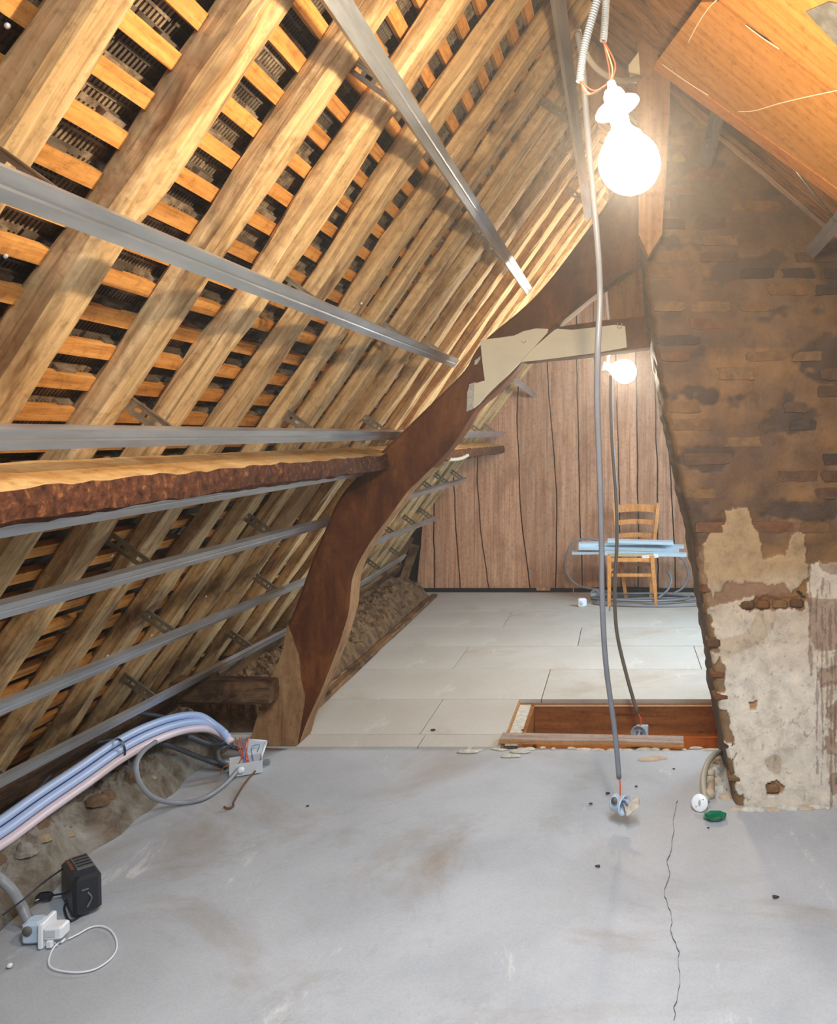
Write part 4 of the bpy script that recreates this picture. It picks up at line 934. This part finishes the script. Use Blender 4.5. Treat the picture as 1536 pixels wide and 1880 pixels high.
cable('black_cable', [pa(425, 1368, -1.70), pa(400, 1378, -1.72), pa(402, 1395, -1.70), pa(415, 1405, -1.68)], 0.010, M_BLKCAB, 'short black cable curling beside the junction box')
cable('grey_loop_cable', [fl(438, 1412, .03), fl(412, 1440, .011), fl(375, 1465, .011), fl(330, 1474, .011), pa(285, 1466, -1.76), pa(258, 1440, -1.78), pa(250, 1405, -1.80), pa(262, 1380, -1.82), pa(285, 1362, -1.84)], 0.0095, M_GREY, 'grey conduit lying in a loop on the slab before the kerb')
jb = thing('junction_box', fl(445, 1420), 'open light grey junction box with loose wires at the foot of the kerb', 'junction box')
jc = fl(445, 1421); jr = 0.45
def jp(x, y, z): return Matrix.Translation(Vector((jc.x, jc.y+.03, 0))) @ Matrix.Rotation(jr, 4, 'Z') @ Vector((x, y, z))
Rz = Matrix.Rotation(jr, 4, 'Z')
for (x, y, sx_, sy_) in ((0, -.045, .13, .004), (0, .045, .13, .004), (-.063, 0, .004, .09), (.063, 0, .004, .09)):
    box('side', jp(x, y, 0.026), (sx_, sy_, 0.052), M_BOXG, jb, rot=jr, bev=.001)
box('bottom', jp(0, 0, 0.003), (.126, .09, .004), M_BOXG, jb, rot=jr)
lathe('gland', [(0.014, 0), (0.014, 0.012), (0.010, 0.018), (0.001, 0.018)], Matrix.Translation(jp(-0.02, -0.046, 0.028)) @ (Rz @ Vector((0, -1, 0))).to_track_quat('Z', 'Y').to_matrix().to_4x4(), M_WHITE, jb, 12)
q = [at(456, 1358, 3.68), at(489, 1361, 3.70), at(478, 1394, 3.62), at(446, 1388, 3.60)]
V, Fc = ring_solid([[p+Vector((0.003*math.cos(a), 0, .003*math.sin(a))) for a in (0, 1.57, 3.14, 4.71)] for p in q])
for i in range(4):
    a, b = q[i], q[(i+1) % 4]; lf = tube('lid_frame', [a, b], 0.0055, M_WHITE, jb, 6, 0)
V, Fc = ring_solid([[p.lerp(sum(q, Vector())/4, .06) for p in q], [p.lerp(sum(q, Vector())/4, .06)+Vector((0, .003, 0)) for p in q]]); mk('lid_panel', V, Fc, M_BOXG, lf)
for i in range(7):
    a = jp(random.uniform(-.04, .04), random.uniform(-.02, .02), .02); b = at(442+i*2, 1385-i*2, 3.55); e = at(432+i*4, 1362-random.uniform(0, 10), 3.56)
    tube('wire', [a, b, e], 0.0022, [M_COPPER, M_COPPER, M_RED, M_BLUEW][i % 4], jb, 5, 5)
tube('wire', [jp(-.03, 0, .04), at(418, 1398, 3.5), at(390, 1399, 3.5), at(368, 1395, 3.52), at(363, 1380, 3.55)], 0.002, M_YG, jb, 5)
tube('wire', [jp(.03, 0, .04), at(462, 1372, 3.6), at(476, 1368, 3.62), at(472, 1380, 3.6)], 0.002, M_BLUEW, jb, 5)
tube('wire', [jp(-.05, -.04, .05), at(412, 1408, 3.45), at(403, 1420, 3.45)], 0.002, M_COPPER, jb, 5)
o = box('connector_block', fl(486, 1399, 0.012), (0.045, 0.02, 0.02), M_GREYCAB, None, rot=0.0, bev=.003); props(o, 'small grey connector lying right of the junction box', 'connector')
o = thing('rusty_rod', fl(430, 1450), 'thin rusty iron rod with hooked end lying on the slab below the junction box', 'rod')
tube('rod', [fl(475, 1408, .012), fl(450, 1437, .008), fl(430, 1470, .006), fl(428, 1480, .006), fl(418, 1484, .006), fl(411, 1481, .01)], 0.004, M_RUST, o, 7)
# radio / tool charger
rd = thing('black_charger', (-1.64, 2.55, 0), 'dusty black boxy appliance standing on the slab by the kerb', 'appliance')
c = Vector((-1.675, 2.535, 0.058)); R = Matrix.Rotation(math.radians(43), 4, 'Z') @ Matrix.Rotation(math.radians(-5), 4, 'X')
box('body', c, (0.075, 0.20, 0.112), M_BLACK, rd, rot=R, bev=0.010)
Mq = Matrix.Translation(c) @ R
wt = box('worn_top', Mq @ Vector((0.008, 0.03, 0.057)), (0.046, 0.125, 0.004), M_WORN, rd, rot=R, bev=0.001, label='scuffed grey top recess')
box('contact_rail', Mq @ Vector((-0.024, 0.03, 0.0575)), (0.010, 0.10, 0.004), M_RUST, rd, rot=R)
for k in range(4): box('vent_rib', Mq @ Vector((0.008, -0.01+k*0.027, 0.0605)), (0.040, 0.004, 0.004), M_BLACK, wt, rot=R)
box('front_badge', Mq @ Vector((-0.006, -0.101, 0.018)), (0.018, 0.002, 0.004), M_WORN, rd, rot=R)
tube('handle_mark', [Mq @ Vector((0.0, -0.102, 0.008)), Mq @ Vector((0.009, -0.104, -0.01)), Mq @ Vector((-0.002, -0.102, -0.035))], 0.0028, M_WORN, rd, 5)
o = thing('power_lead', fl(110, 1640), 'thin black lead with a two-pin plug lying behind the black appliance', 'cable')
tube('lead', [fl(150, 1680, .004), fl(128, 1690, .004), fl(118, 1668, .004), fl(122, 1655, .02), fl(118, 1642, .02), fl(95, 1644, .018)], 0.003, M_BLACK, o, 6)
box('plug', fl(82, 1646, .018), (0.045, 0.026, 0.026), M_BLACK, o, rot=0.25, bev=.008)
for k in (-1, 1): tube('pin', [fl(76, 1646+3*k, .018), fl(64, 1650+4*k, .018)], 0.0024, M_GALV, o, 6, 0)
cable('thin_black_lead', [fl(122, 1590, .085), fl(80, 1620, .12), fl(45, 1650, .12), fl(5, 1680, .11)], 0.0028, M_BLACK, 'thin black lead stretched from the black appliance across the kerb')
o = cable('grey_conduit', [pa(-50, 1570, -1.84), pa(-10, 1605, -1.84), pa(20, 1632, -1.80), pa(38, 1660, -1.76), pa(52, 1690, -1.73)], 0.014, M_GREY, 'thick grey conduit dropping from the left edge to the white socket on the slab', 'conduit')
so = thing('floor_socket', fl(65, 1708), 'pale blue surface socket lying on the slab at the end of the thick grey conduit', 'socket box')
c = fl(66, 1706, 0.036); hs_ = box('housing', c, (0.055, 0.05, 0.062), M_PALE, so, rot=0.1, bev=0.008)
box('faceplate', c+Vector((0.034, -0.002, 0.0)), (0.014, 0.072, 0.072), M_WHITE, so, rot=0.1, bev=0.003)
lathe('knockout', [(0.014, 0), (0.014, 0.002), (0.001, 0.002)], Matrix.Translation(c+Vector((-0.006, -0.026, 0.010))) @ Vector((0, -1, 0.1)).to_track_quat('Z', 'Y').to_matrix().to_4x4(), M_WORN, hs_, 14)
us = thing('usb_charger', fl(98, 1705), 'white plug-in charger in the pale blue floor socket', 'charger')
box('body', c+Vector((0.068, -0.012, 0.006)), (0.050, 0.045, 0.036), M_WHITE, us, rot=0.1, bev=0.005)
box('rating_label', c+Vector((0.066, -0.0365, 0.008)), (0.026, 0.001, 0.018), M_BOXG, us, rot=0.1)
wc = thing('white_cable', fl(150, 1750), 'thin white charging cable lying in an oval loop on the slab', 'cable')
box('usb_plug', c+Vector((0.062, -0.032, -0.022)), (0.016, 0.012, 0.020), M_WHITE, wc, bev=.002)
tube('cord', [fl(95, 1710, .012), fl(96, 1725, .006), fl(105, 1736, .004)], 0.0022, M_WHITE, wc, 6)
tube('cord', [fl(x, y, .004) for x, y in ((117, 1725), (104, 1734), (94, 1748), (89, 1766), (95, 1777), (115, 1783), (145, 1785), (175, 1779), (200, 1763), (213, 1745), (213, 1725), (203, 1708), (185, 1700), (165, 1703), (145, 1714), (125, 1724))], 0.0024, M_WHITE, wc, 7, 6)
tube('connector', [fl(119, 1724, .005), fl(112, 1730, .005)], 0.004, M_WHITE, wc, 8, 0)
o = lathe('white_tipped_plug', [(0.004, 0), (0.006, .002), (0.006, .01), (0.001, .012)], Matrix.Translation(fl(14, 1773, .006)) @ Vector((1, 0, 0.1)).to_track_quat('Z', 'Y').to_matrix().to_4x4(), M_WHITE, None, 12); props(o, 'tiny white-tipped wall plug on the slab at the left edge', 'wall plug')

# ---------------------------------------------------------------- right foreground litter
dc = thing('white_disc', fl(1285, 1475), 'round white cover plate leaning against the conduit by the chimney foot', 'cover plate')
dM = Matrix.Translation(fl(1284, 1474, 0.036)) @ Vector((-0.25, -1, 0.22)).to_track_quat('Z', 'Y').to_matrix().to_4x4()
lathe('plate', [(0.001, -0.002), (0.030, -0.002), (0.033, 0.0), (0.030, 0.003), (0.001, 0.004)], dM, M_WHITE, dc, 30)
lathe('centre_slot', [(0.001, .0042), (0.0075, .0042), (0.0065, .0052), (0.001, .0052)], dM @ Matrix.Diagonal((0.7, 1.6, 1, 1)), M_GREYC, dc, 14)
for k in (-1, 1): lathe('screw_hole', [(0.001, .0042), (0.0025, .0042), (0.002, .0048), (.001, .0048)], dM @ Matrix.Translation(Vector((0.013*k, 0.014*k, 0))), M_WORN, dc, 8)
cable('grey_conduit', [fl(1328, 1380, .02), at(1312, 1385, 3.55), at(1298, 1402, 3.45), at(1291, 1430, 3.35), at(1293, 1460, 3.25), fl(1297, 1468, .02)], 0.013, M_GREYC, 'grey conduit bending out from behind the chimney foot to the white plate', 'conduit')
pe = thing('clay_pipe_stub', fl(1303, 1455), 'pale terracotta pipe stub lying in the rubble left of the chimney foot', 'pipe')
tube('stub', [fl(1303, 1458, .02), at(1304, 1440, 3.40), at(1302, 1424, 3.42)], 0.019, M_TERRA, pe, 12)
tube('collar', [at(1303, 1424, 3.42), at(1302, 1415, 3.43)], 0.023, M_TERRA, pe, 12, 0)
for i, (x, y) in enumerate(((1300, 1440), (1315, 1432), (1322, 1450), (1330, 1465), (1310, 1415), (1318, 1400))):
    p = fl(x, y); crumb('rubble', (p.x, p.y, -.002), (.03, .022, .016), M_TERRA if i % 2 else M_CRUMB, pe, i+80)
gc = thing('green_cap', fl(1312, 1505), 'green translucent plastic dish lying on the slab before the chimney', 'dish')
gM = Matrix.Translation(fl(1312, 1503, 0.004)) @ Matrix.Rotation(0.3, 4, 'Z') @ Matrix.Diagonal((1.25, 1, 1, 1))
lathe('dish', [(0.002, 0), (0.022, 0), (0.026, .004), (0.036, .012), (0.038, .014), (0.033, .014), (0.024, .008), (0.002, .006)], gM, M_GREEN, gc, 8, smooth=False)
for (x, y, s, lb) in ((1098, 1591, .008, 'small dark chip on the slab left of the long crack'), (1422, 1648, .010, 'largest dark chip, on the right foreground slab beyond the crack'), (1168, 1444, .006, 'tiny dark chip just right of the orange wire on the slab'),
                      (1115, 1457, .009, 'dark flake on the slab just upper left of the dangling flush box'), (1085, 1476, .007, 'dark flake on the slab well left of the dangling flush box'), (1237, 1412, .006, 'tiny dark chip on the slab below the right end of the loose plank'),
                      (1300, 1520, .005, 'tiny dark chip just below the green dish'), (960, 1341, .008, 'dark chip beside the left corner of the floor hatch'), (795, 1341, .012, 'thin brown splinter on the far boarding well left of the hatch'), (565, 1480, .006, 'tiny dark chip on the slab right of the rusty rod')):
    p = fl(x, y)
    V, Fc = ring_solid([[Vector((p.x+s*(1+.4*math.sin(3*a+x))*math.cos(a), p.y+s*.7*math.sin(a), z)) for a in [k*math.pi/3 for k in range(6)]] for z in (0.0, s*.5)])
    props(mk('debris_chip', V, Fc, M_DEBRIS), lb, 'debris', 'debris chips on the floor')
for (x, y) in ((663, 557), (378, 1095), (197, 1204), (278, 1166), (13, 47), (205, 1020), (10, 470)):
    p = onroof(x, y, (RO-0.006) if x > 30 else (RO+RD-0.004)); lathe('nail_head', [(0.001, -.002), (0.0045, -.001), (0.0045, .002), (0.001, .004)], Matrix.Translation(p) @ (-NV).to_track_quat('Z', 'Y').to_matrix().to_4x4(), M_WHITE, ceil, 10)
